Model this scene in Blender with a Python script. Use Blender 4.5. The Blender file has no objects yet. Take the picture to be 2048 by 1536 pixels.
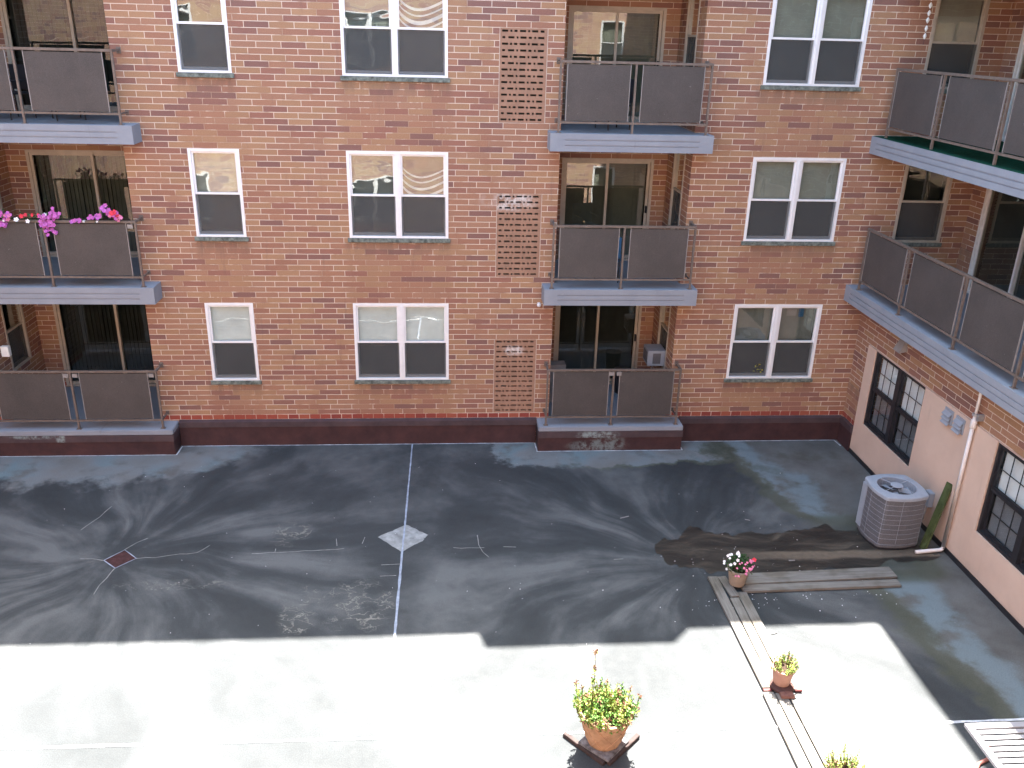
import bpy, bmesh, math, random
from mathutils import Vector, Matrix
import mathutils.noise as mnoise
R = math.radians
random.seed(7)
S = bpy.context.scene
COL = S.collection

# ---------------------------------------------------------------- camera
f_px = 1746.8566; pitch, yaw, roll = R(22.11), R(4.687), R(1.521)
fw = Vector((math.sin(yaw)*math.cos(pitch), math.cos(yaw)*math.cos(pitch), -math.sin(pitch)))
rt = Vector((math.cos(yaw), -math.sin(yaw), 0)); upv = rt.cross(fw)
r2 = rt*math.cos(roll) + upv*math.sin(roll); u2 = upv*math.cos(roll) - rt*math.sin(roll)
cd = bpy.data.cameras.new('camera'); cam = bpy.data.objects.new('camera', cd); COL.objects.link(cam)
m = Matrix(((r2.x, u2.x, -fw.x), (r2.y, u2.y, -fw.y), (r2.z, u2.z, -fw.z))).to_4x4()
m.translation = Vector((0, -15.6536, 7.62))
cam.matrix_world = m
cd.sensor_width = 36; cd.lens = f_px/2048*36; cd.clip_end = 500; cd.clip_start = .05
S.camera = cam

# ---------------------------------------------------------------- light
HS = 12.0                                    # parapet height
sun_vec = Vector((1.38, 5.95, HS)).normalized()  # towards the sun
elev = math.asin(sun_vec.z); azi = math.atan2(sun_vec.x, sun_vec.y)
W = bpy.data.worlds.new('World'); S.world = W; W.use_nodes = True
wn = W.node_tree; wn.nodes.clear()
sky = wn.nodes.new('ShaderNodeTexSky'); sky.sky_type = 'NISHITA'; sky.sun_disc = False
sky.sun_elevation = elev; sky.sun_rotation = azi; sky.dust_density = 1.5; sky.air_density = 1.0
bg = wn.nodes.new('ShaderNodeBackground'); bg.inputs[1].default_value = 0.115
wo = wn.nodes.new('ShaderNodeOutputWorld')
sky_tint = wn.nodes.new('ShaderNodeMix'); sky_tint.data_type = 'RGBA'; sky_tint.blend_type = 'MULTIPLY'; sky_tint.inputs[0].default_value = 1
sky_tint.inputs[7].default_value = (.97, 1.05, .95, 1)          # sky colour tinted greener to offset the magenta cast
wn.links.new(sky.outputs[0], sky_tint.inputs[6]); wn.links.new(sky_tint.outputs[2], bg.inputs[0]); wn.links.new(bg.outputs[0], wo.inputs[0])
sl = bpy.data.lights.new('sun', 'SUN'); sl.energy = 4.7; sl.angle = R(.53); sl.color = (1, .94, .87)
so = bpy.data.objects.new('sun', sl); COL.objects.link(so)
so.rotation_euler = sun_vec.to_track_quat('Z', 'Y').to_euler()
S.view_settings.view_transform = 'Standard'; S.view_settings.look = 'None'
S.view_settings.gamma = 1; S.view_settings.exposure = 3.36
S.render.engine = 'CYCLES'
try:
    S.cycles.max_bounces = 10; S.cycles.diffuse_bounces = 6; S.cycles.transparent_max_bounces = 12
    S.cycles.caustics_reflective = False; S.cycles.caustics_refractive = False
except Exception: pass

# ---------------------------------------------------------------- node helper
class NT:
    def __init__(s, name, rough=.8, spec=.3, metal=0):
        s.m = bpy.data.materials.new(name); s.m.use_nodes = True; s.t = s.m.node_tree; s.t.nodes.clear()
        s.out = s.n('ShaderNodeOutputMaterial'); s.b = s.n('ShaderNodeBsdfPrincipled')
        s.l(s.b.outputs[0], s.out.inputs[0])
        s.b.inputs['Roughness'].default_value = rough; s.b.inputs['Specular IOR Level'].default_value = spec
        s.b.inputs['Metallic'].default_value = metal
        s.geo = s.n('ShaderNodeNewGeometry')
    def n(s, t, **k):
        o = s.t.nodes.new(t)
        for a, v in k.items(): setattr(o, a, v)
        return o
    def l(s, a, b): s.t.links.new(a, b)
    def put(s, inp, v):
        if isinstance(v, (int, float)): inp.default_value = v
        elif isinstance(v, (tuple, list)):
            v = tuple(v)
            inp.default_value = (v+(1,))[:4] if inp.type == 'RGBA' and len(v) == 3 else v
        else: s.l(v, inp)
    def M(s, op, a, b=0, c=0, clamp=False):
        o = s.n('ShaderNodeMath', operation=op, use_clamp=clamp)
        for i, v in enumerate((a, b, c)): s.put(o.inputs[i], v)
        return o.outputs[0]
    def add(s, a, b): return s.M('ADD', a, b)
    def sub(s, a, b): return s.M('SUBTRACT', a, b)
    def mul(s, a, b): return s.M('MULTIPLY', a, b)
    def mx(s, a, b): return s.M('MAXIMUM', a, b)
    def mn(s, a, b): return s.M('MINIMUM', a, b)
    def sm(s, v, a, b):     # smoothstep a..b -> 0..1 (a may exceed b)
        o = s.n('ShaderNodeMapRange', interpolation_type='SMOOTHSTEP')
        s.put(o.inputs[0], v); lo, hi, t0, t1 = (a, b, 0, 1) if a < b else (b, a, 1, 0)
        for i, q in enumerate((lo, hi, t0, t1)): o.inputs[i+1].default_value = q
        return o.outputs[0]
    def mix(s, f, a, b, bt='MIX'):
        o = s.n('ShaderNodeMix', data_type='RGBA', blend_type=bt)
        s.put(o.inputs[0], f); s.put(o.inputs[6], a); s.put(o.inputs[7], b); return o.outputs[2]
    def xyz(s, v):
        o = s.n('ShaderNodeSeparateXYZ'); s.l(v, o.inputs[0]); return o.outputs
    def vec(s, x, y, z=0):
        o = s.n('ShaderNodeCombineXYZ')
        for i, v in enumerate((x, y, z)): s.put(o.inputs[i], v)
        return o.outputs[0]
    def noise(s, vec, scale, det=3, rough=.5, dist=0, col=False):
        o = s.n('ShaderNodeTexNoise')
        if vec is not None: s.l(vec, o.inputs['Vector'])
        o.inputs['Scale'].default_value = scale; o.inputs['Detail'].default_value = det
        o.inputs['Roughness'].default_value = rough; o.inputs['Distortion'].default_value = dist
        return o.outputs[1 if col else 0]
    def ramp(s, v, stops, const=False):
        o = s.n('ShaderNodeValToRGB'); s.put(o.inputs[0], v); e = o.color_ramp
        if const: e.interpolation = 'CONSTANT'
        while len(e.elements) < len(stops): e.elements.new(.5)
        for i, (p, c) in enumerate(stops): e.elements[i].position = p; e.elements[i].color = tuple(c)+(1,)
        return o.outputs[0]
    def bump(s, h, st=.3, d=.01):
        o = s.n('ShaderNodeBump'); o.inputs['Strength'].default_value = st; o.inputs['Distance'].default_value = d
        s.l(h, o.inputs['Height']); s.l(o.outputs[0], s.b.inputs['Normal']); return o
    def col(s, v): s.put(s.b.inputs['Base Color'], v)
    @property
    def P(s): return s.geo.outputs['Position']

def simple(name, c, rough=.7, spec=.3, var=.15, scale=8, metal=0, bump=0, fine=None):
    k = NT(name, rough, spec, metal)
    nz = k.noise(k.P, scale, 4, .6)
    lo = tuple(x*(1-var) for x in c); hi = tuple(min(1, x*(1+var)) for x in c)
    base = k.ramp(nz, [(.3, lo), (.7, hi)])
    if fine:
        n2 = k.noise(k.P, fine, 1, .5)
        base = k.mix(k.sm(n2, .35, .65), k.mix(1, base, (.72, .72, .72), 'MULTIPLY'), base)
    k.col(base)
    if bump: k.bump(k.noise(k.P, scale*6, 3), bump, .01)
    return k.m

FFm = 2.743
def brick_mat(light=False):
    k = NT('pale_brick' if light else 'brick', .88, .15)
    x, y, z, u = hit(k)
    v = k.sub(z, .63)
    row = k.M('FLOOR', k.M('DIVIDE', v, .1016))
    wn_ = k.n('ShaderNodeTexWhiteNoise', noise_dimensions='1D'); k.l(row, wn_.inputs['W'])
    uu = k.add(k.add(u, 40.), k.mul(wn_.outputs[0], .09))
    wob = k.noise(k.P, 9, 2)
    vv = k.add(k.add(v, 20.32), k.mul(k.sub(wob, .5), .006))
    def bt(w, off, uvec):
        o = k.n('ShaderNodeTexBrick', offset=off); k.l(uvec, o.inputs['Vector'])
        o.inputs['Scale'].default_value = 1; o.inputs['Brick Width'].default_value = w
        o.inputs['Row Height'].default_value = .1016; o.inputs['Mortar Size'].default_value = .0058
        o.inputs['Mortar Smooth'].default_value = .15; o.inputs['Bias'].default_value = 0
        o.inputs['Color1'].default_value = (0, 0, 0, 1); o.inputs['Color2'].default_value = (1, 1, 1, 1)
        o.inputs['Mortar'].default_value = (.5, .5, .5, 1)
        return o
    uv = k.vec(uu, vv)
    b1 = bt(.4064, .5, uv); b2 = bt(.2032, .5, uv)
    pal = [(0, (.345, .182, .124)), (.14, (.385, .230, .140)), (.30, (.365, .205, .138)), (.40, (.285, .150, .118)),
           (.48, (.385, .222, .148)), (.60, (.405, .245, .148)), (.72, (.320, .162, .120)), (.80, (.375, .205, .135)), (.92, (.250, .138, .115))]
    pal = [(p, (c_[0]*1.02, c_[1]*1.01, c_[2]*.99)) for p, c_ in pal]
    if light: pal = [(p, tuple(min(.8, q*f_) for q, f_ in zip(c_, (1.35, 1.55, 1.75)))) for p, c_ in pal]
    c1 = k.ramp(b1.outputs[0], pal, True)
    c2 = k.ramp(b2.outputs[0], [(0, (.33, .085, .06)), (.4, (.28, .07, .055)), (.7, (.36, .11, .07))], True)
    head = k.mul(k.M('GREATER_THAN', v, -.1016), k.M('LESS_THAN', v, 0))
    c = k.mix(head, c1, c2)
    fac = k.add(k.mul(b1.outputs[1], k.sub(1, head)), k.mul(b2.outputs[1], head))
    # colour flecks and large soft weathering
    fl = k.noise(k.P, 60, 3, .65)
    c = k.mix(k.sm(fl, .35, .7), k.mix(1, c, (.86, .84, .84), 'MULTIPLY'), c)
    big = k.noise(k.P, .8, 4, .6)
    c = k.mix(k.sm(big, .3, .7), k.mix(1, c, (.93, .93, .95), 'MULTIPLY'), c)
    # mortar: cream, partly smeared so some joints almost vanish
    gone = k.sm(k.noise(k.P, 2.2, 3, .6), .50, .66)
    # under and between the window columns the joints were rubbed flat and the sills drip
    t = k.M('FRACT', k.M('DIVIDE', k.add(z, FFm-1.266), FFm)); xr = 0
    for a_, b_ in ((-4.40, -3.50), (-1.73, .09), (5.48, 7.26)):
        q = k.mul(k.sm(u, a_-.12, a_+.05), k.sm(u, b_+.12, b_-.05)); xr = q if xr == 0 else k.add(xr, q)
    nz = k.noise(k.vec(k.mul(u, 4), k.mul(z, 1.2)), 1.6, 4, .6)
    gone = k.mx(gone, k.mul(k.mul(xr, k.sm(t, .55, .62)), k.sm(nz, .35, .5)))
    drip = k.mul(k.mul(xr, k.sm(t, .87, .995)), k.sm(nz, .30, .62))
    mort = k.mix(gone, (.66, .55, .45), (.39, .255, .18))
    st = k.vec(k.mul(u, 5), k.mul(z, .6)); soot = k.sm(k.noise(st, 1.5, 4, .6), .58, .8)
    res = k.mix(fac, c, mort)
    res = k.mix(k.mul(soot, .35), res, (.15, .10, .09)); res = k.mix(k.mul(drip, .45), res, (.13, .105, .085))
    eb = k.mul(k.mul(k.sm(k.M('ABSOLUTE', k.sub(u, .95)), .45, .05), k.sm(k.M('ABSOLUTE', k.sub(z, 4.77)), .16, .02)), k.sm(nz, .42, .6))
    res = k.mix(k.mul(eb, .6), res, (.62, .55, .52))
    k.col(res)
    h = k.add(k.mul(k.sub(1, fac), .8), k.mul(fl, .25))
    k.bump(h, .5, .006)
    return k.m

def hit(k):
    """u along whichever wall, v = height"""
    x, y, z = k.xyz(k.P)[:3]
    nx = k.xyz(k.geo.outputs['True Normal'])[0]
    s_ = k.M('GREATER_THAN', k.M('ABSOLUTE', nx), .5)
    u = k.add(k.mul(x, k.sub(1, s_)), k.mul(y, s_))
    return x, y, z, u

MT = {}
MT['brick'] = brick_mat(); MT['palebrick'] = brick_mat(True)
MT['yellow'] = simple('yellow_petal', (.55, .50, .05), .7)
MT['valance'] = simple('valance_cloth', (.50, .55, .56), .8)
MT['mortar'] = simple('edge_mortar', (.50, .40, .33))
MT['white'] = simple('white_vinyl', (.78, .78, .79), .35, .5, .04, 6)
MT['whiteold'] = simple('old_white_paint', (.70, .70, .68), .45, .4, .08, 9)
MT['tan'] = simple('tan_aluminium', (.44, .39, .32), .45, .5, .12, 7)
MT['sill'] = simple('sill_stone', (.155, .175, .155), .9, .1, .55, 14, bump=.4)
MT['slab'] = simple('painted_concrete', (.265, .29, .335), .75, .2, .12, 3, bump=.15)
def slab_mat():
    k = NT('painted_concrete', .75, .2); x, y, z, u = hit(k)
    n = k.noise(k.P, 3, 4, .6); c = k.ramp(n, [(.3, (.245, .268, .310)), (.7, (.285, .308, .350))])
    st = k.sm(k.noise(k.vec(k.mul(u, 11), k.mul(z, 1.0)), 1.3, 5, .65), .60, .78)
    c = k.mix(k.mul(st, .38), c, (.135, .125, .12))
    c = k.mix(k.mul(k.sm(k.noise(k.P, 26, 4, .7), .64, .74), .5), c, (.40, .42, .45))
    k.col(c); k.bump(k.noise(k.P, 40, 3, .6), .2, .006); return k.m
MT['slab'] = slab_mat()
MT['slabdark'] = simple('soffit_paint', (.30, .31, .33), .8, .2, .1, 3)
MT['rail'] = simple('brown_rail_paint', (.15, .118, .10), .5, .4, .2, 12)
def panel_mat():
    k = NT('brown_rail_panel', .6, .35); x, y, z, u = hit(k)
    n = k.noise(k.P, 1.7, 4, .6); c = k.ramp(n, [(.3, (.074, .066, .063)), (.7, (.098, .085, .080))])
    st = k.sm(k.noise(k.vec(k.mul(u, 14), k.mul(z, 1.3)), 1.4, 5, .65), .56, .80)
    c = k.mix(k.mul(st, .30), c, (.14, .13, .125))
    f = k.noise(k.P, 150, 1, .5); c = k.mix(k.sm(f, .35, .65), k.mix(1, c, (.72, .72, .72), 'MULTIPLY'), c)
    c = k.mix(k.mul(k.sm(k.noise(k.P, 17, 2, .5), .72, .76), .6), c, (.2, .19, .18))
    k.col(c); k.bump(k.noise(k.P, 1.1, 2), .25, .03); return k.m
MT['panel'] = panel_mat()
MT['edge'] = simple('panel_edge', (.27, .25, .24), .5, .4, .15, 12)
def blobs(k, c, lst, colr):
    x, y, z = k.xyz(k.P)[:3]; n = k.noise(k.P, 7, 5, .7)
    for cx, cz, sx, sz in lst:
        q = k.add(k.M('POWER', k.M('DIVIDE', k.sub(x, cx), sx), 2), k.M('POWER', k.M('DIVIDE', k.sub(z, cz), sz), 2))
        c = k.mix(k.mul(k.sm(q, 1.3, .1), k.sm(n, .38, .62)), c, colr)
    return c
def stained(name, lo, hi, lst, colr, rough=.55):
    k = NT(name, rough, .25); c = k.ramp(k.noise(k.P, 3, 5, .65), [(.3, lo), (.7, hi)])
    c = blobs(k, c, lst, colr); k.col(c); k.bump(k.noise(k.P, 14, 4, .6), .25, .008); return k.m
MT['flash'] = stained('brown_flashing', (.040, .021, .023), (.075, .036, .036), [(2.95, .10, .62, .14), (3.2, .2, .3, .2)], (.16, .19, .19))
MT['band'] = stained('purple_band', (.055, .040, .045), (.092, .062, .066), [(2.95, .34, .45, .12), (-7.14, .34, .09, .3), (-7.6, .40, .5, .05)], (.26, .32, .32), .5)
MT['grille'] = stained('grille_brick', (.27, .160, .110), (.38, .225, .155), [(1.16, 4.77, .50, .20), (1.30, 1.93, .22, .12)], (.62, .57, .54), .88)
MT['caulk'] = simple('white_sealant', (.55, .57, .60), .6, .3, .35, 9)
MT['caulkold'] = simple('grey_sealant', (.30, .34, .42), .7, .3, .3, 7)
MT['black'] = simple('black_frame', (.022, .022, .026), .4, .4, .2, 9)
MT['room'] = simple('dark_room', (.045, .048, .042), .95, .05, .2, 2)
MT['blind'] = simple('pale_blind', (.42, .42, .36), .7, .2, .1, 4)
MT['blinddark'] = simple('dark_blind', (.055, .060, .062), .7, .2, .15, 4)
MT['blindwhite'] = simple('white_blind', (.78, .80, .79), .7, .2, .08, 4)
MT['blindgrey'] = simple('grey_vertical_blind', (.20, .20, .175), .8, .2, .12, 4)
def screen_mat():
    k = NT('insect_screen', .8, .2); k.col(k.ramp(k.noise(k.P, 3, 3), [(.3, (.078, .083, .084)), (.7, (.094, .098, .098))]))
    tr = k.n('ShaderNodeBsdfTransparent'); mx = k.n('ShaderNodeMixShader'); mx.inputs[0].default_value = .68
    k.l(tr.outputs[0], mx.inputs[1]); k.l(k.b.outputs[0], mx.inputs[2]); k.l(mx.outputs[0], k.out.inputs[0]); return k.m
MT['screen'] = screen_mat()
MT['acgrey'] = simple('grey_enamel', (.31, .345, .40), .45, .45, .08, 5)
MT['accoil'] = simple('coil_guard', (.145, .145, .158), .55, .4, .08, 6, fine=120)
MT['dark'] = simple('dark_plastic', (.02, .02, .025), .5, .4, .2, 6)
MT['pvc'] = simple('white_pipe', (.74, .71, .69), .4, .4, .06, 8)
MT['steel'] = simple('galvanised', (.34, .35, .37), .45, .5, .15, 12, metal=.4)
MT['terracotta'] = simple('terracotta', (.40, .245, .15), .85, .15, .2, 9, bump=.3)
MT['pinkpot'] = simple('clay_pot', (.36, .21, .165), .8, .2, .15, 9)
MT['tanpot'] = simple('tan_plastic_pot', (.31, .25, .20), .6, .3, .15, 9)
MT['soil'] = simple('soil', (.045, .03, .022), .95, .05, .4, 30)
MT['stem'] = simple('stem', (.12, .09, .045), .8, .1, .3, 30)
MT['leaf'] = simple('leaf_green', (.11, .24, .045), .6, .3, .4, 25)
MT['leafdark'] = simple('leaf_dark', (.032, .085, .03), .6, .3, .4, 25)
MT['leafgold'] = simple('leaf_yellow', (.25, .32, .07), .6, .3, .35, 25)
MT['rust'] = simple('dry_flower', (.25, .14, .09), .8, .1, .35, 30)
MT['magenta'] = simple('magenta_petal', (.50, .13, .44), .6, .2, .3, 30)
MT['redpetal'] = simple('red_petal', (.68, .05, .08), .6, .2, .2, 30)
MT['whitepetal'] = simple('white_petal', (.80, .78, .80), .6, .2, .1, 30)
MT['pinkpetal'] = simple('pink_petal', (.66, .20, .34), .6, .2, .2, 30)
MT['red'] = simple('red_plastic', (.45, .03, .04), .5, .3, .1, 9)
MT['blue'] = simple('blue_fabric', (.05, .14, .26), .8, .2, .2, 9)
MT['greencarpet'] = simple('green_carpet', (.010, .055, .034), .95, .05, .3, 14)
MT['mosswood'] = simple('mossy_wood', (.070, .088, .036), .9, .1, .35, 12, bump=.4)
MT['cardboard'] = simple('cardboard', (.27, .25, .24), .85, .1, .15, 6)
MT['hose'] = simple('hose_rubber', (.30, .12, .10), .5, .4, .2, 12)
MT['slatwhite'] = simple('white_slat', (.34, .34, .36), .5, .4, .05, 5)

def wood_mat():
    k = NT('weathered_wood', .85, .15)
    oi = k.n('ShaderNodeObjectInfo'); tc = k.n('ShaderNodeTexCoord')
    x, y, z = k.xyz(tc.outputs['Object'])[:3]
    off = k.mul(oi.outputs['Random'], 40)
    g = k.noise(k.vec(k.add(k.mul(x, 1.2), off), k.mul(y, 26), k.mul(z, 26)), 1.6, 5, .65, 1.2)
    c = k.ramp(g, [(.25, (.12, .115, .105)), (.5, (.20, .19, .172)), (.75, (.27, .255, .23))])
    c = k.mix(k.sm(k.noise(k.P, 2.5, 3), .4, .7), c, k.mix(1, c, (.7, .66, .6), 'MULTIPLY'))
    k.col(c); k.bump(g, .4, .004); return k.m
MT['wood'] = wood_mat()

def stucco_mat():
    k = NT('peach_stucco', .9, .1)
    x, y, z, u = hit(k)
    n = k.noise(k.P, 2.0, 4, .6)
    c = k.ramp(n, [(.3, (.60, .445, .355)), (.7, (.66, .50, .40))])
    drip = k.sm(k.noise(k.vec(k.mul(u, 6), k.mul(z, .7)), 1.2, 4, .6), .58, .8)
    c = k.mix(k.mul(drip, .22), c, (.36, .30, .25))
    low = k.mul(k.sm(k.add(z, k.mul(n, .25)), .36, .12), .35)
    c = k.mix(low, c, (.30, .27, .22))
    k.col(c); k.bump(k.noise(k.P, 70, 3, .6), .35, .005); return k.m
MT['stucco'] = stucco_mat()

def glass_mat(name, wob=.5, tint=(.80, .84, .82), boost=1.7, wsc=2.6):
    k = NT(name); t = k.t
    k.t.nodes.remove(k.b)
    tr = k.n('ShaderNodeBsdfTransparent'); tr.inputs[0].default_value = tint+(1,)
    gl = k.n('ShaderNodeBsdfGlossy'); gl.inputs['Roughness'].default_value = .004
    gl.inputs['Color'].default_value = (.96, 1, .97, 1)
    dt = k.n('ShaderNodeVectorMath', operation='DOT_PRODUCT'); k.l(k.geo.outputs['Incoming'], dt.inputs[0]); k.l(k.geo.outputs['True Normal'], dt.inputs[1])
    sch = k.add(.042, k.mul(.958, k.M('POWER', k.sub(1, k.M('ABSOLUTE', dt.outputs['Value'])), 5)))
    bp = k.n('ShaderNodeBump'); bp.inputs['Strength'].default_value = wob; bp.inputs['Distance'].default_value = .02
    x, y, z = k.xyz(k.P)[:3]
    k.l(k.noise(k.vec(k.mul(x, .8), k.mul(y, .8), k.mul(z, 1.5)), wsc, 1, .4, .3), bp.inputs['Height'])
    k.l(bp.outputs[0], gl.inputs['Normal'])
    mx = k.n('ShaderNodeMixShader')
    k.l(k.M('MINIMUM', k.mul(sch, boost), .9), mx.inputs[0])
    k.l(tr.outputs[0], mx.inputs[1]); k.l(gl.outputs[0], mx.inputs[2]); k.l(mx.outputs[0], k.out.inputs[0])
    return k.m
MT['glass'] = glass_mat('window_glass', .10, boost=3.0)
MT['glasslow'] = glass_mat('screened_glass', .10, boost=1.8, tint=(.9, .92, .91))
MT['glassdoor'] = glass_mat('door_glass', .06, tint=(.66, .70, .64), boost=2.6, wsc=1.5)

def ground_mat():
    k = NT('roof_membrane', .72, .3)
    x, y, z = k.xyz(k.P)[:3]
    p2 = k.vec(x, y)
    warp = k.noise(p2, .45, 1, .5, 0, True)
    wx, wy = k.xyz(warp)[:2]
    X = k.add(x, k.mul(k.sub(wx, .5), 1.5)); Y = k.add(y, k.mul(k.sub(wy, .5), 1.5))
    def polar(cx, cy, kk, seed):
        dx = k.sub(X, cx); dy = k.sub(Y, cy)
        r = k.M('SQRT', k.add(k.add(k.mul(dx, dx), k.mul(dy, dy)), .02))
        ux = k.M('DIVIDE', dx, r); uy = k.M('DIVIDE', dy, r)
        v = k.vec(k.add(k.mul(ux, kk), seed), k.mul(uy, kk), k.mul(r, .42))
        n1 = k.noise(v, 1.0, 4, .52, .1)
        v2 = k.vec(k.add(k.mul(ux, kk*3), seed), k.mul(uy, kk*3), k.mul(r, .7))
        n2 = k.noise(v2, 1.2, 4, .6, 0)
        return k.add(k.mul(n1, .86), k.mul(n2, .14)), r
    a, ra = polar(-4.95, -3.97, 3.1, 3.3)
    b, rb = polar(3.75, -4.1, 2.9, 11.)
    w = k.sm(k.sub(rb, ra), -1.2, 1.2)
    st = k.add(k.mul(a, w), k.mul(b, k.sub(1, w)))
    rmin = k.mn(ra, rb); flat = k.noise(p2, .9, 5, .62)
    calm = k.mx(k.sm(rmin, 1.3, .25), k.mul(k.sm(rmin, 3.5, 5.5), .5))          # streaks fade at the low points and far away
    st = k.add(k.mul(st, k.sub(1, k.mul(calm, .75))), k.mul(flat, k.mul(calm, .75)))
    st = k.add(st, k.mul(k.sub(k.noise(p2, 2.1, 5, .7), .5), .16))
    fine = k.noise(p2, 7, 5, .7); grain = k.noise(p2, 75, 2, .6)
    st = k.add(st, k.mul(k.sub(fine, .5), .10))
    c = k.ramp(st, [(.385, (.037, .042, .045)), (.475, (.049, .055, .059)), (.55, (.082, .088, .091)), (.64, (.130, .136, .138))])
    # pale washed zones by the walls, feathered outlines
    fz = k.sub(k.add(k.mul(k.noise(p2, 1.3, 5, .65), 1.0), k.mul(st, 1.1)), 1.03)
    Yw = k.add(y, k.mul(fz, 1.6)); Xw = k.add(x, k.mul(fz, 2.2))
    zl = k.mul(k.sm(k.sub(Yw, k.mul(k.mx(k.add(x, 6.2), 0), .32)), -1.75, -1.35), k.sm(Xw, -3.2, -4.2))
    zc = k.mul(k.sm(k.add(y, k.mul(fz, .8)), -1.16, -.98), k.mul(k.sm(Xw, 1.0, 1.35), k.sm(Xw, 5.6, 4.9)))
    av = k.mul(Yw, -1); cb = k.mn(k.add(5.75, k.mul(av, .32)), k.add(6.35, k.mul(av, .12)))
    Xs = k.add(x, k.mul(fz, .75))
    off_ = k.sub(Xs, cb)
    zr = k.sm(off_, -.75, -.15)
    band = k.mul(k.sm(k.M('ABSOLUTE', off_), .46, .10), k.sm(k.noise(p2, 1.7, 4, .6), .30, .50))
    hole = k.mul(k.mul(k.sm(k.M('ABSOLUTE', k.add(y, 4.0)), 1.1, .6), k.sm(x, 7.9, 7.2)), .85)
    zr = k.mul(zr, k.sub(1, hole)); band = k.mul(band, k.sub(1, hole))
    zone = k.mx(k.mx(zl, zc), zr)
    tint = k.noise(p2, 1.1, 3, .5)
    lc = k.ramp(tint, [(.32, (.180, .178, .170)), (.5, (.195, .210, .215)), (.66, (.165, .225, .245))])
    lc = k.mix(k.sm(k.noise(p2, 2.3, 3), .5, .75), lc, (.135, .133, .128))
    lr = k.ramp(k.noise(p2, 1.6, 4, .6), [(.3, (.098, .097, .090)), (.5, (.130, .131, .126)), (.7, (.158, .163, .160))])
    lr = k.mix(band, lr, k.mix(tint, (.18, .235, .26), (.17, .21, .225)))
    side = k.sm(x, 4.9, 5.5)
    c = k.mix(zone, c, k.mix(side, lc, lr))
    # green algae at the rim of the pale zones on the right
    alg = k.mul(k.mul(k.mul(zone, k.sub(1, zone)), 2.6), k.sm(x, 1.5, 4.2))
    c = k.mix(k.M('MINIMUM', alg, .5), c, (.066, .074, .036))
    al2 = k.mul(k.mul(k.sm(k.noise(p2, .9, 4, .6), .54, .66), k.sm(x, 3.6, 5.2)), k.sm(y, -3.2, -1.2))
    c = k.mix(k.mul(al2, .45), c, (.070, .072, .045))
    # chalky spots and crazing
    vo = k.n('ShaderNodeTexVoronoi', feature='DISTANCE_TO_EDGE'); vo.inputs['Scale'].default_value = 6.5
    vv = k.vec(k.add(k.mul(x, .55), k.mul(fine, .25)), k.add(k.mul(y, 1.15), k.mul(k.noise(p2, 4), .5)))
    k.l(vv, vo.inputs['Vector'])
    line = k.sm(vo.outputs[0], .034, .012)
    def blob(cx, cy, sx, sy):
        q = k.add(k.M('POWER', k.M('DIVIDE', k.sub(x, cx), sx), 2), k.M('POWER', k.M('DIVIDE', k.sub(y, cy), sy), 2))
        return k.sm(q, 1.25, .5)
    zz = k.mx(k.mx(blob(-2.05, -5.35, .30, .62), blob(-1.25, -5.25, .55, .65)), k.mx(blob(-2.5, -3.3, .36, .42), k.mul(blob(-4.0, -4.65, .8, .14), .8)))
    zz = k.mul(zz, k.sm(k.noise(p2, 2.6, 3, .6), .40, .56))
    c = k.mix(k.mul(zz, .16), c, (.16, .16, .15))
    c = k.mix(k.mul(k.mul(line, zz), .65), c, (.27, .265, .235))
    c = k.mix(k.sm(grain, .3, .75), k.mix(1, c, (.74, .74, .74), 'MULTIPLY'), k.mix(1, c, (1.08, 1.08, 1.08), 'MULTIPLY'))
    sun = k.sm(k.noise(p2, .7, 5, .6), .35, .7)
    k.col(c)
    rr = k.n('ShaderNodeMapRange'); k.l(fine, rr.inputs[0]); rr.inputs[3].default_value = .6; rr.inputs[4].default_value = .9
    k.l(rr.outputs[0], k.b.inputs['Roughness'])
    k.bump(k.add(k.mul(grain, .4), fine), .25, .008)
    return k.m
MT['ground'] = ground_mat()

def stain_mat():
    k = NT('wet_stain', .45, .4)
    x, y, z = k.xyz(k.P)[:3]; p2 = k.vec(x, y)
    st = k.noise(k.vec(k.mul(x, .7), k.mul(k.add(y, k.mul(k.noise(p2, 1.1, 2), .5)), 3.2)), 1.5, 5, .65, .6)
    c = k.ramp(st, [(.36, (.016, .015, .014)), (.50, (.030, .027, .023)), (.60, (.052, .045, .036)), (.72, (.105, .088, .068))])
    # pale tan run where the water comes from
    yc = k.add(k.add(y, 4.22), k.mul(k.sub(k.noise(p2, 2.2, 3), .5), .16))
    run = k.mul(k.sm(k.M('ABSOLUTE', yc), .15, .07), k.sm(x, 3.9, 5.9))
    c = k.mix(k.mul(run, .85), c, k.mix(k.noise(p2, 9, 4, .7), (.10, .078, .055), (.23, .185, .14)))
    k.col(c); k.bump(k.noise(p2, 14, 4, .7), .5, .01); return k.m
MT['stain'] = stain_mat()

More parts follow.
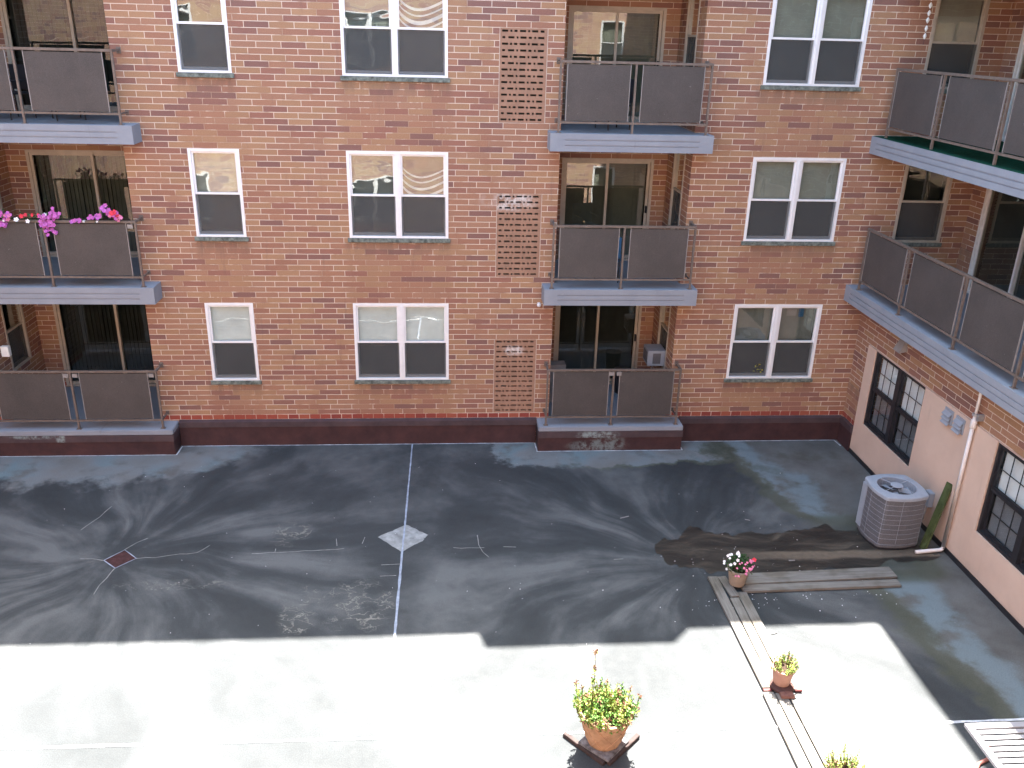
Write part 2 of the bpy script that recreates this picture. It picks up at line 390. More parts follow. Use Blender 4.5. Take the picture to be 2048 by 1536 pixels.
# ---------------------------------------------------------------- mesh helper
class MB:
    def __init__(s): s.v = []; s.f = []; s.mi = []; s.mats = []
    def mat(s, m):
        if m not in s.mats: s.mats.append(m)
        return s.mats.index(m)
    def face(s, pts, m=0):
        i = len(s.v); s.v += [tuple(p) for p in pts]; s.f.append(tuple(range(i, i+len(pts)))); s.mi.append(m)
    def box(s, a, b, m=0):
        x0, y0, z0 = (min(p, q) for p, q in zip(a, b)); x1, y1, z1 = (max(p, q) for p, q in zip(a, b))
        i = len(s.v)
        s.v += [(x0,y0,z0),(x1,y0,z0),(x1,y1,z0),(x0,y1,z0),(x0,y0,z1),(x1,y0,z1),(x1,y1,z1),(x0,y1,z1)]
        for q in ((0,3,2,1),(4,5,6,7),(0,1,5,4),(1,2,6,5),(2,3,7,6),(3,0,4,7)):
            s.f.append(tuple(i+j for j in q)); s.mi.append(m)
        return s
    def sheet(s, u0, u1, z0, z1, holes, y=0, depth=0, m=0, back=None):
        """wall in local xz at y facing -y, with rectangular holes; reveals go to y+depth"""
        us = sorted({u0, u1} | {h[i] for h in holes for i in (0, 1) if u0 <= h[i] <= u1})
        zs = sorted({z0, z1} | {h[i] for h in holes for i in (2, 3) if z0 <= h[i] <= z1})
        for a, b in zip(us, us[1:]):
            run = None
            for c, d in zip(zs, zs[1:]):
                cu, cz = (a+b)/2, (c+d)/2
                inh = any(h[0] < cu < h[1] and h[2] < cz < h[3] for h in holes)
                if inh:
                    if run: s.face([(a,y,run[0]),(b,y,run[0]),(b,y,run[1]),(a,y,run[1])], m); run = None
                else: run = (run[0] if run else c, d)
            if run: s.face([(a,y,run[0]),(b,y,run[0]),(b,y,run[1]),(a,y,run[1])], m)
        if depth:
            for h in holes:
                a, b, c, d = h[:4]; e = y+depth
                s.face([(a,y,c),(a,y,d),(a,e,d),(a,e,c)], m); s.face([(b,y,d),(b,y,c),(b,e,c),(b,e,d)], m)
                s.face([(a,y,d),(b,y,d),(b,e,d),(a,e,d)], m); s.face([(b,y,c),(a,y,c),(a,e,c),(b,e,c)], m)
                if back is not None: s.face([(a,e,c),(b,e,c),(b,e,d),(a,e,d)], back)
        return s
    def lathe(s, prof, n=28, c=(0,0,0), m=0, cap=True):
        i = len(s.v)
        for r, z in prof:
            for k in range(n):
                t = 2*math.pi*k/n; s.v.append((c[0]+r*math.cos(t), c[1]+r*math.sin(t), c[2]+z))
        for j in range(len(prof)-1):
            for k in range(n):
                a = i+j*n+k; b = i+j*n+(k+1) % n
                s.f.append((a, b, b+n, a+n)); s.mi.append(m)
        if cap:
            s.f.append(tuple(i+k for k in range(n-1, -1, -1))); s.mi.append(m)
            s.f.append(tuple(i+(len(prof)-1)*n+k for k in range(n))); s.mi.append(m)
        return s
    def tube(s, pts, r, n=8, m=0):
        pts = [Vector(p) for p in pts]; rings = []
        for j, p in enumerate(pts):
            d = (pts[min(j+1, len(pts)-1)]-pts[max(j-1, 0)]).normalized()
            ref = Vector((0,0,1)) if abs(d.z) < .9 else Vector((1,0,0))
            a = d.cross(ref).normalized(); b = d.cross(a)
            rr = r[j] if isinstance(r, (list, tuple)) else r
            rings.append(len(s.v))
            for k in range(n):
                t = 2*math.pi*k/n; s.v.append(tuple(p+a*rr*math.cos(t)+b*rr*math.sin(t)))
        for j in range(len(pts)-1):
            for k in range(n):
                a = rings[j]+k; b = rings[j]+(k+1) % n; c = rings[j+1]+(k+1) % n; d = rings[j+1]+k
                s.f.append((a, b, c, d)); s.mi.append(m)
        s.f.append(tuple(rings[0]+k for k in range(n-1, -1, -1))); s.mi.append(m)
        s.f.append(tuple(rings[-1]+k for k in range(n))); s.mi.append(m)
        return s
    def build(s, name, mats, parent=None, smooth=False, bevel=0, fix=True):
        if not isinstance(mats, (list, tuple)): mats = [mats]
        me = bpy.data.meshes.new(name); me.from_pydata(s.v, [], s.f)
        for q in mats: me.materials.append(MT[q] if isinstance(q, str) else q)
        me.polygons.foreach_set('material_index', s.mi)
        if smooth: me.polygons.foreach_set('use_smooth', [True]*len(s.f))
        if bevel:
            bm = bmesh.new(); bm.from_mesh(me)
            bmesh.ops.recalc_face_normals(bm, faces=bm.faces)
            bmesh.ops.bevel(bm, geom=list(bm.edges), offset=bevel, segments=2, affect='EDGES', clamp_overlap=True)
            bm.to_mesh(me); bm.free()
        elif fix:
            bm = bmesh.new(); bm.from_mesh(me); bmesh.ops.recalc_face_normals(bm, faces=bm.faces); bm.to_mesh(me); bm.free()
        me.update()
        o = bpy.data.objects.new(name, me); COL.objects.link(o)
        if parent is not None: o.parent = parent
        return o

def tag(o, label=None, cat=None, group=None, kind=None):
    if label: o['label'] = label
    if cat: o['category'] = cat
    if group: o['group'] = group
    if kind: o['kind'] = kind
    return o
def thing(name, label, cat, loc=(0,0,0), rz=0, group=None):
    o = bpy.data.objects.new(name, None); COL.objects.link(o); o.empty_display_size = .2
    o.location = loc; o.rotation_euler = (0,0,rz)
    return tag(o, label, cat, group)
def struct(o): return tag(o, kind='structure')
def place(o, loc, rz=0): o.location = loc; o.rotation_euler = (0,0,rz); return o

def leafquad(g, p, d, L, w, m=0):
    d = d.normalized(); s_ = d.cross(Vector((random.uniform(-1,1), random.uniform(-1,1), random.uniform(-1,1)))).normalized()*w/2
    mid = p+d*L*.5; tip = p+d*L+Vector((0,0,-L*.15))
    g.face([p, mid+s_, tip, mid-s_], m)
def rdir(up=.3):
    return Vector((random.uniform(-1,1), random.uniform(-1,1), random.uniform(-.6,1)+up)).normalized()
FF = 2.743
SL = [.5165, .5165+FF, .5165+2*FF, .5165+3*FF]       # balcony floor levels

# ---------------------------------------------------------------- window units (local: x right, y into wall, z up)
def window(parent, loc, rz, w, h, n=1, frame='white', blind=None, side=.05, sill=True, lower='screen', name='window'):
    """double hung window; the returned frame mesh carries panes, screens, blinds, sill"""
    mb = MB(); c = side; y0, y1 = -.012, .075; mul = .10
    mb.box((0,y0,0), (c,y1,h)).box((w-c,y0,0), (w,y1,h)).box((c,y0,h-c*.9), (w-c,y1,h)).box((c,y0,0), (w-c,y1,c*.75))
    uw = (w-2*c-(n-1)*mul)/n; units = []
    for i in range(n):
        a = c+i*(uw+mul); units.append((a, a+uw))
        if i: mb.box((a-mul,y0,c*.75), (a,y1,h-c*.9)); mb.box((a-mul/2-.012,y0-.012,c*.75), (a-mul/2+.012,y0,h-c*.9))
    mid = h*.5
    s = .033
    for a, b in units:
        t = h-c*.9
        mb.box((a,.018,mid), (a+s,.055,t)).box((b-s,.018,mid), (b,.055,t)).box((a+s,.018,t-s), (b-s,.055,t))
        mb.box((a,.012,mid-.018), (b,.066,mid+.018))
        q = c*.75
        mb.box((a,.045,q), (a+s*.8,.072,mid-.018)).box((b-s*.8,.045,q), (b,.072,mid-.018)).box((a+s*.8,.040,q), (b-s*.8,.072,q+.05))
    f = place(mb.build(name, frame, parent), loc, rz)
    for a, b in units:
        g = MB(); g.face([(a+s,.04,mid+.018),(b-s,.04,mid+.018),(b-s,.04,h-c*.9-s),(a+s,.04,h-c*.9-s)]); g.build('pane', 'glass', f)
        g = MB(); g.face([(a+s*.8,.066,c*.75+.05),(b-s*.8,.066,c*.75+.05),(b-s*.8,.066,mid-.018),(a+s*.8,.066,mid-.018)]); g.build('pane', 'glasslow', f)
        if lower == 'screen':
            g = MB(); g.face([(a+.004,.030,c*.75),(b-.004,.030,c*.75),(b-.004,.030,mid-.018),(a+.004,.030,mid-.018)]); g.build('screen', 'screen', f)
        if blind:
            g = MB(); z = h-.06; low = mid+.01 if lower == 'screen' else .08
            mname, kind = blind
            if kind == 'h':
                while z > low:
                    g.face([(a+.01,.115,z-.030),(b-.01,.115,z-.030),(b-.01,.135,z),(a+.01,.135,z)]); z -= .028
            elif kind == 'v':
                x = a+.02
                while x < b-.04:
                    g.face([(x,.15,low),(x+.05,.13,low),(x+.05,.13,h-.05),(x,.15,h-.05)]); x += .052
            g.build('blind', mname, f, fix=False)
    if sill:
        g = MB(); g.box((-.035,-.045,-.075), (w+.035,.05,-.002)); g.build('sill', 'sill', f, bevel=.006)
    return f

def dark_back(mb, w, h, y=.5): mb.box((0,y,0), (w,y+.02,h))

# ---------------------------------------------------------------- sliding door (local)
def sliding_door(parent, loc, rz, w, h=2.05, split=.5, blind=None, frame='tan', handle=True, bmat='blindgrey'):
    mb = MB(); c = .055
    mb.box((0,-.03,0), (c,.10,h)).box((w-c,-.03,0), (w,.10,h)).box((c,-.03,h-c), (w-c,.10,h)).box((c,-.03,0), (w-c,.10,.04))
    xs = w*split; t = .05
    # fixed leaf on the left (outer track), slider on the right
    for (a, b, y) in ((c, xs+t/2, .0), (xs-t/2, w-c, .045)):
        mb.box((a,y,.04), (a+t,y+.035,h-c)).box((b-t,y,.04), (b,y+.035,h-c)).box((a+t,y,.04), (b-t,y+.035,.10)).box((a+t,y,h-c-.05), (b-t,y+.035,h-c))
    d = place(mb.build('sliding_door', frame, parent), loc, rz)
    for (a, b, y) in ((c+t, xs-t/2, .018), (xs+t/2, w-c-t, .063)):
        g = MB(); g.face([(a,y,.10),(b,y,.10),(b,y,h-c-.05),(a,y,h-c-.05)]); g.build('pane', 'glassdoor', d)
    if blind:
        g = MB(); x = c+.02
        while x < w-.12:
            if blind == 'h': break
            a = random.uniform(-.012, .012)
            g.face([(x,.20+a,.06),(x+.085,.16,.06),(x+.085,.16,h-.06),(x,.20+a,h-.06)]); x += .078
        if blind == 'h':
            z = h-.08
            while z > .1:
                g.face([(c,.15,z-.05),(w-c,.15,z-.05),(w-c,.18,z),(c,.18,z)]); z -= .055
        g.build('blind', bmat, d, fix=False)
    if handle:
        MB().box((w-c-.045,-.02,.98), (w-c-.015,.045,1.12)).build('handle', 'dark', d)
    return d

# ---------------------------------------------------------------- balcony (local: x along wall, -y outward, z=0 top of slab)
def balcony(parent, loc, rz, L, proj, inner, posts, panels, ground=False, ends=(True, True), thick=.30, gx=.25, carpet=False, clips=()):
    """inner=(x0,x1,depth) floor running back into the loggia"""
    mb = MB(); g = .02
    if not ground:
        gr = [(gx, L-gx, -.115, -.097), (gx, L-gx, -.205, -.187)]
        mb.sheet(0, L, -thick, 0, gr, y=-proj, depth=.014, back=0)
        mb.face([(0,-proj,0),(L,-proj,0),(L,0,0),(0,0,0)]); mb.face([(0,-proj,-thick),(0,0,-thick),(L,0,-thick),(L,-proj,-thick)])
        mb.face([(0,-proj,-thick),(0,-proj,0),(0,0,0),(0,0,-thick)]); mb.face([(L,-proj,-thick),(L,0,-thick),(L,0,0),(L,-proj,0)])
        mb.box((inner[0]+.002,.001,-thick), (inner[1]-.002,inner[2],0))
        s = place(mb.build('balcony', 'slab', parent, fix=False), loc, rz)
    else:
        z0 = loc[2]
        mb.box((-.005,-proj-.012,-.10), (L+.005,0,0)); mb.box((inner[0]+.002,.001,-.3), (inner[1]-.002,inner[2],0))
        s = place(mb.build('balcony', 'slab', parent, bevel=.012), loc, rz)
        b = MB().box((-.012,-proj-.022,-.235), (L+.012,0,-.102)); b.build('flashing_band', 'band', s, bevel=.005)
        b = MB().box((-.002,-proj-.004,-z0-.01), (L+.002,0,-.237)); b.build('plinth', 'flash', s)
    ry = -proj+.08; RT = 1.165
    # rails
    r = MB(); a, b_ = posts[0]-.0175, posts[-1]+.0175
    r.box((a,ry-.022,RT-.042), (b_,ry+.022,RT))
    r.build('top_rail', 'rail', s, bevel=.004)
    r = MB(); r.box((a+.035,ry-.014,.155), (b_-.035,ry+.014,.19)); r.build('bottom_rail', 'rail', s)
    for x in (([posts[0]] if ends[0] else [])+([posts[-1]] if ends[1] else [])):
        r = MB(); r.box((x-.0165,ry+.023,RT-.04), (x+.0165,-.012,RT-.002)); r.box((x-.012,ry+.02,.158), (x+.012,-.012,.186))
        r.box((x-.035,-.012,RT-.075), (x+.035,-.001,RT+.03)); r.box((x-.03,-.012,.13), (x+.03,-.001,.21))
        r.build('side_rail', 'rail', s)
    for x in posts:
        MB().box((x-.0175,ry-.0175,0), (x+.0175,ry+.0175,RT-.043)).box((x-.045,ry-.04,0), (x+.045,ry+.04,.007)).build('post', 'rail', s)
    for a, b in panels:
        p = MB().box((a,ry-.006,.205), (b,ry+.006,RT-.058), 0)
        p.box((a-.012,ry-.010,.192), (a,ry+.010,RT-.045), 1).box((b,ry-.010,.192), (b+.012,ry+.010,RT-.045), 1)
        p.build('panel', ['panel', 'edge'], s)
    for x in clips:
        MB().box((x,ry-.02,RT-.13), (x+.09,ry+.012,RT-.06)).build('clip', 'edge', s)
    if carpet:
        MB().box((.02,-proj+.02,.001), (L-.02,-.001,.009)).build('carpet', 'greencarpet', s)
        MB().box((inner[0]+.01,.0,.001), (inner[1]-.01,inner[2],.0085)).build('carpet', 'greencarpet', s)
    return s

# ================================================================ MAIN BUILDING
bld = thing('apartment_building', 'long brick apartment block across the roof court with balconies and white windows', 'building')
WZ0, WZ1 = 1.341, 2.86
cols = [(-4.377, -3.5128, 1), (-1.7017, .0602, 2), (5.5097, 7.2327, 2)]
VX0, VX1, VZ0, VZ1 = .925, 1.731, .63, 2.154
RC = (2.02, 4.40); RL = (-8.2, -5.43); DEP = 1.75
ztop = 11.55
holes = []
for f_ in range(3):
    for a, b, n in cols: holes.append((a, b, WZ0+f_*FF, WZ1+f_*FF))
    holes.append((VX0, VX1, VZ0+f_*FF, VZ1+f_*FF))
for f_ in (1, 2): holes.append((8.36, 9.30, WZ0+f_*FF, WZ1+f_*FF))
big = [(RC[0], RC[1], .2, ztop), (RL[0], RL[1], .2, ztop)]
wb = MB(); wb.sheet(-13, 9.745, 0, HS, holes+big, y=0)
for a, b, c, d in holes:
    wb.sheet(a, b, c, d, [(a, b, c, d)], y=0, depth=.16)
for (a, b), sidehole in ((RC, 'r'), (RL, 'l')):
    # loggia side walls and back wall
    hs = [(.45, 1.25, WZ0+i*FF, WZ1+i*FF) for i in range(3)]
    for side in (0, 1):
        x = (a, b)[side]; hh = hs if (side == 1 and sidehole == 'r') or (side == 0 and sidehole == 'l') else []
        t = MB(); t.sheet(0, DEP, .2, ztop, hh, y=0, depth=.12)
        for (p, q, r_) in t.v: wb.v.append((x+(q if side else -q), p, r_))
        o = len(wb.v)-len(t.v)
        for ff in t.f: wb.f.append(tuple(o+i for i in ff)); wb.mi.append(0)
    wb.sheet(a, b, .2, ztop, [(dx0, dx1, s_, s_+2.05) for s_ in SL[:3] for (dx0, dx1) in [((2.3, 4.13) if sidehole == 'r' else (-7.84, -5.6))]], y=DEP, depth=.15)
    wb.face([(a,0,ztop),(b,0,ztop),(b,DEP,ztop),(a,DEP,ztop)])
wb.build('wall', 'brick', bld, fix=False)
rf = MB().box((-13,.002,HS-.25), (9.744,10,HS-.002)); rf.box((-13,9.8,0), (9.744,10,HS-.26)); rf.box((-13,.01,0), (-12.8,9.79,HS-.26)); rf.box((9.76,1.76,0), (9.9,10,HS)).box((9.76,.02,0), (9.9,1.75,HS))
rf.box((-13,.0,HS), (9.3,.3,HS+.01))
rf.build('roof', 'slabdark', bld)
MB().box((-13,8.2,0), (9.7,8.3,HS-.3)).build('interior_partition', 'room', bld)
# dark rooms behind the doors / windows, floor by floor
for s_ in SL[:3]:
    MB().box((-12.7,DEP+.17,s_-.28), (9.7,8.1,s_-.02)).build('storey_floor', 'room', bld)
# canopies over the balcony stacks
for (x0, x1) in ((1.79, 4.62), (-8.45, -5.10)):
    cz0, cz1 = 11.56, 11.73
    g = MB(); i = len(g.v)
    for z in (cz0, cz1):
        g.v += [(x0-.06,0,z),(x1+.2,0,z),(x1-.2,-.431,z),(x0+.07,-.431,z)]
    for q in ((0,1,2,3),(7,6,5,4),(0,4,5,1),(1,5,6,2),(2,6,7,3),(3,7,4,0)): g.f.append(q); g.mi.append(0)
    g.build('canopy', 'slab', bld)
# windows
styles = {(0,0): ('blindwhite','h'), (0,1): ('blind','h'), (0,2): None, (1,0): ('blindwhite','h'), (1,1): ('blindgrey','h'), (1,2): ('blindgrey','h'),  # lowest left windows: white blinds stand in for bright reflected ground
          (2,0): ('blindgrey','v'), (2,1): ('blind','h'), (2,2): ('blind','h')}
for ci, (a, b, n) in enumerate(cols):
    for f_ in range(3):
        wd = window(bld, (a, .0, WZ0+f_*FF), 0, b-a, WZ1-WZ0, n, blind=styles[(ci, f_)])
        if ci == 1 and f_ > 0:                      # swagged white valance in the right hand sash
            g = MB(); x0, x1 = .95, 1.68
            for r_ in range(4):
                top = 1.27-.105*r_+random.uniform(-.02,.02); hw_ = random.uniform(.022, .07); P_ = []
                for q in range(15):
                    t = q/14; P_.append((x0+(x1-x0)*t, top-.16*math.sin(math.pi*t**.8)-.05*t))
                for (xa_, za_), (xb_, zb_) in zip(P_, P_[1:]):
                    g.face([(xa_,.100,za_),(xb_,.100,zb_),(xb_,.088,zb_-hw_),(xa_,.088,za_-hw_)])
            g.build('valance', MT['valance'], wd, fix=False)
            MB().box((.93,.104,.80), (1.69,.107,1.42)).build('dark_blind', 'blinddark', wd)
        if ci == 2 and f_ == 0:
            MB().box((1.08,.10,1.26), (1.28,.11,1.40)).build('hanging_sign', 'cardboard', wd); MB().box((1.32,.10,1.24), (1.42,.11,1.41)).build('hanging_ornament', 'blue', wd, bevel=.004)
            g = MB()
            for _ in range(14): leafquad(g, Vector((.66+random.gauss(0,.05), .02, .12+random.random()*.16)), rdir(.3), .05, .03)
            g.build('window_flower', MT['yellow'], wd, fix=False)
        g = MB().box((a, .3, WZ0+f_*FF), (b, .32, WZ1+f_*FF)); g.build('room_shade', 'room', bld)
for f_ in (1, 2):
    window(bld, (8.36, 0, WZ0+f_*FF), 0, .94, WZ1-WZ0, 1, frame='tan', blind=('blind','h') if f_ == 2 else None)
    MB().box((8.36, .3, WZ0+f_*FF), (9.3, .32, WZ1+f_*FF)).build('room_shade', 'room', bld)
for f_ in range(3):
    window(bld, (4.40, 1.25, WZ0+f_*FF), -math.pi/2, .80, WZ1-WZ0, 1, frame='tan', sill=False)
    window(bld, (-8.2, .45, WZ0+f_*FF), math.pi/2, .80, WZ1-WZ0, 1, frame='tan', sill=False)
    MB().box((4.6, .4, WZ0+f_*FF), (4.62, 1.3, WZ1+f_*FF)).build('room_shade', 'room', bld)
# vent grilles: pierced brick
A_ = [(.044,.094),(.144,.249),(.282,.315),(.348,.453),(.486,.541),(.58,.613),(.646,.751)]
B_ = [(.038,.143),(.176,.210),(.243,.298),(.337,.442),(.475,.508),(.541,.646),(.685,.751)]
for f_ in range(3):
    hs = []
    for r_ in range(15):
        z = VZ0+f_*FF+r_*.1016+.038
        for p, q in (A_ if (r_+f_) % 2 else B_): hs.append((VX0+p, VX0+q, z, z+.034))
    g = MB(); g.sheet(VX0, VX1, VZ0+f_*FF, VZ1+f_*FF, hs, y=.006, depth=.07)
    g.build('vent_grille', MT['grille'], bld, fix=False)
    MB().box((VX0, .077, VZ0+f_*FF), (VX1, .1, VZ1+f_*FF)).build('vent_duct', 'room', bld)
    for x in (VX0, VX1): MB().box((x-.006,-.004,VZ0+f_*FF), (x+.006,.007,VZ1+f_*FF)).build('mortar_edge', MT['mortar'], bld)
# balconies
for i in range(4):
    s_ = SL[i]
    cp = [.14, 1.41, 2.70]; pn = [(.26, 1.31), (1.53, 2.57)]
    if i < 3:
        balcony(bld, (1.79,0,s_), 0, 2.833, .431, (.23, 2.61, DEP-.001), cp, pn, ground=(i == 0), clips=(1.32, 1.46) if i == 0 else ())
        lp = [.14, 1.64, 3.16]; ln = [(.30, 1.51), (1.80, 3.0)]
        balcony(bld, (-8.45,0,s_), 0, 3.345, .431, (.25, 3.02, DEP-.001), lp, ln, ground=(i == 0), clips=((1.52, 1.68, 3.03) if i == 0 else (3.03,) if i == 1 else ()))
        sliding_door(bld, (2.3, DEP+.02, s_+.002), 0, 1.83, blind='v', bmat='blindgrey' if i else 'blinddark')
        sliding_door(bld, (-7.84, DEP+.02, s_+.002), 0, 2.24, split=.53, blind='v', bmat='blindgrey' if i == 1 else 'blinddark')
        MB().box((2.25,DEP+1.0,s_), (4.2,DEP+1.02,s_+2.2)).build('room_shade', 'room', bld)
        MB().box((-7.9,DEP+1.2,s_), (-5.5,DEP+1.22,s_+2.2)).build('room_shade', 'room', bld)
    else:
        for (x0, L, inn) in ((1.79, 2.833, (.23, 2.61)), (-8.45, 3.345, (.25, 3.02))):
            g = MB().box((0,-.431,-.3), (L,0,0)).box((inn[0],.001,-.3), (inn[1],DEP,0)); place(g.build('balcony', 'slab', bld), (x0,0,s_))
# base flashing along the wall foot
for x0, x1 in ((-13, -8.47), (-5.09, 1.775), (4.64, 7.998)):
    MB().box((x0,-.062,-.01), (x1,-.001,.395)).build('base_flashing', 'flash', bld)
    g = MB(); y0 = -.078
    g.v += [(x0,y0,.397),(x1,y0,.397),(x1,-.001,.397),(x0,-.001,.397),(x0,y0,.505),(x1,y0,.505),(x1,-.001,.53),(x0,-.001,.53)]
    for q in ((0,3,2,1),(4,5,6,7),(0,1,5,4),(1,2,6,5),(2,3,7,6),(3,0,4,7)): g.f.append(q); g.mi.append(0)
    g.build('flashing_cap', 'band', bld)

# ================================================================ SIDE WING
XW = 8.03; YE = -7.0; XI = 9.74
wing = thing('wing_building', 'brick side wing along the right edge with peach stucco ground floor and long brown balconies', 'building')
WS = wing
def W2(p): return (XW+p[1], -p[0], p[2])      # local (u=-y, depth, z) -> world
wh = [(.89, 2.70, .745, 2.245), (4.76, 6.57, .745, 2.245), (8.6, 10.4, .745, 2.245)]
g = MB(); g.sheet(0, 20, 0, 2.9625, [(.585, 20, 0, 2.25)], y=0)
g.sheet(-YE, 20, 2.9625, HS, [], y=0)
t = MB(); t.sheet(0, -YE, 2.9625, HS-.3, [(.42, 2.9, s_, s_+2.05) for s_ in SL[1:3]]+[(4.3, 6.2, s_, s_+2.05) for s_ in SL[1:3]], y=XI-XW, depth=.12)
t.face([(-YE,0,2.96),(-YE,XI-XW,2.96),(-YE,XI-XW,HS-.3),(-YE,0,HS-.3)])
o = len(g.v); g.v += t.v
for ff in t.f: g.f.append(tuple(o+i for i in ff)); g.mi.append(0)
g.v = [W2(p) for p in g.v]
g.build('wall', 'brick', wing, fix=False)
g = MB(); g.sheet(.585, 20, 0.09, 2.25, wh, y=-.035, depth=.13)
g.face([(.585,-.035,.09),(.585,-.035,2.25),(.585,0,2.25),(.585,0,.09)]); g.face([(.585,-.035,2.25),(20,-.035,2.25),(20,0,2.25),(.585,0,2.25)])
g.v = [W2(p) for p in g.v]; g.build('stucco_panel', 'stucco', wing, fix=False)
g = MB().box((XW-.045,-.585,-.01), (XW-.001,-20,.088)); g.build('base_strip', 'black', wing)
g = MB().box((XW-.06,-.08,-.01), (XW-.001,-.583,.40)); g.build('base_flashing', 'flash', wing)
g = MB().box((XW-.075,-.08,.402), (XW-.001,-.583,.53)); g.build('flashing_cap', 'band', wing)
# roof slab, overhanging the balconies
g = MB().box((7.42,-.001,HS-.28), (15.99,-20,HS)).box((7.62,-.002,11.49-.3), (9.739,YE,11.49)); g.box((15.8,-.01,0), (15.98,-20,HS-.29)); g.box((8.2,-19.9,0), (15.79,-20,HS-.29))
g.box((9.91,-.02,0), (15.79,.1,HS-.29)); g.build('roof', 'slab', wing)
for i in (1, 2):
    balcony(wing, (XW,-.0,SL[i]), -math.pi/2, 7.35, .40, (0, 7.0, XI-XW-.001), [.36, 1.90, 3.62, 5.18, 6.9],
            [(.42, 1.80), (2.06, 3.52), (3.76, 5.06), (5.32, 6.8)], ends=(False, True), carpet=(i == 2), gx=.22)
    sliding_door(wing, (XI+.02, -.42, SL[i]+.002), -math.pi/2, 2.48, blind='h' if i == 1 else 'v', frame='whiteold', bmat='blinddark' if i == 1 else 'blindgrey')
    sliding_door(wing, (XI+.02, -4.3, SL[i]+.002), -math.pi/2, 1.9, blind='v', frame='whiteold')
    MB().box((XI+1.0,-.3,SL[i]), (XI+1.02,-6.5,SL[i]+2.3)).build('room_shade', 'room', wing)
MB().box((XW-.40,-.001,SL[3]-.3), (XI-.001,YE,SL[3])).build('balcony', 'slab', wing)
# black framed ground floor windows with glazing bars
def grid_window(parent, loc, rz, w, h):
    mb = MB(); c = .05; mul = .12
    mb.box((0,0,0), (c,.10,h)).box((w-c,0,0), (w,.10,h)).box((c,0,h-c), (w-c,.10,h)).box((c,0,0), (w-c,.10,c))
    mb.box((w/2-mul/2,-.005,c), (w/2+mul/2,.10,h-c))
    uw = (w-2*c-mul)/2; units = [(c, c+uw), (w-c-uw, w-c)]; s = .035; mid = h*.5
    for a, b in units:
        mb.box((a,.02,mid-.022), (b,.09,mid+.022))
        for z0, z1, y in ((mid+.022, h-c, .03), (c, mid-.022, .055)):
            mb.box((a,y,z0), (a+s,y+.03,z1)).box((b-s,y,z0), (b,y+.03,z1)).box((a+s,y,z1-s), (b-s,y+.03,z1)).box((a+s,y,z0), (b-s,y+.03,z0+s))
    f = place(mb.build('window', 'black', parent), loc, rz)
    for a, b in units:
        for z0, z1, y in ((mid+.022+s, h-c-s, .045), (c+s, mid-.022-s, .070)):
            g = MB(); g.face([(a+s,y,z0),(b-s,y,z0),(b-s,y,z1),(a+s,y,z1)]); g.build('pane', 'glasslow', f)
            g = MB()
            for k in (1, 2):
                x = a+s+(b-a-2*s)*k/3; g.box((x-.006,y+.004,z0), (x+.006,y+.014,z1))
            zc = (z0+z1)/2; g.box((a+s,y+.003,zc-.006), (b-s,y+.0145,zc+.006)); g.build('glazing_bar', 'black', f)
        g = MB(); z = h-.07
        while z > mid:
            g.face([(a+.02,.105,z-.026),(b-.02,.105,z-.026),(b-.02,.118,z),(a+.02,.118,z)]); z -= .025
        g.build('blind', 'blindwhite', f, fix=False)
        g = MB(); z = mid
        while z > .07:
            g.face([(a+.02,.115,z-.026),(b-.02,.115,z-.026),(b-.02,.128,z),(a+.02,.128,z)]); z -= .025
        g.build('blind', MT['wblindlow'], f, fix=False)
    return f
MT['wblindlow'] = simple('screened_white_blind', (.20, .21, .225), .8, .2, .1, 4, fine=150)
for (a, b, c, d) in wh:
    grid_window(wing, (XW-.01, -a, c), -math.pi/2, b-a, d-c)
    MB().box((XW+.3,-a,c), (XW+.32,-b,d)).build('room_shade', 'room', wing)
# hooded wall light / dryer hood on the brick and two louvred vents on the stucco
def hood(x, y, z, w, h, d, name, mat, parent):
    g = MB(); i = 0
    g.v += [(x,y-w/2,z),(x,y+w/2,z),(x-d,y+w/2,z-h*.15),(x-d,y-w/2,z-h*.15),(x,y-w*.36,z+h),(x,y+w*.36,z+h),(x-d*.25,y+w*.36,z+h),(x-d*.25,y-w*.36,z+h)]
    for q in ((0,3,2,1),(4,5,6,7),(0,1,5,4),(1,2,6,5),(2,3,7,6),(3,0,4,7)): g.f.append(q); g.mi.append(0)
    return g.build(name, mat, parent)
hood(XW-.001, -1.74, 2.57, .24, .22, .13, 'vent_hood', 'cardboard', wing)
for y in (-3.50, -3.83):
    v = MB().box((XW-.036,y-.12,1.96), (XW-.06,y+.12,2.20)).build('louvre_vent', 'acgrey', wing, bevel=.004)
    g = MB()
    for k in range(3):
        z = 2.16-.07*k
        g.face([(XW-.062,y-.105,z),(XW-.062,y+.105,z),(XW-.11,y+.105,z-.06),(XW-.11,y-.105,z-.06)])
        g.face([(XW-.062,y-.105,z-.008),(XW-.062,y+.105,z-.008),(XW-.11,y+.105,z-.068),(XW-.11,y-.105,z-.068)])
        g.face([(XW-.11,y-.105,z-.06),(XW-.11,y+.105,z-.06),(XW-.11,y+.105,z-.068),(XW-.11,y-.105,z-.068)])
    g.build('louvre', 'acgrey', v)
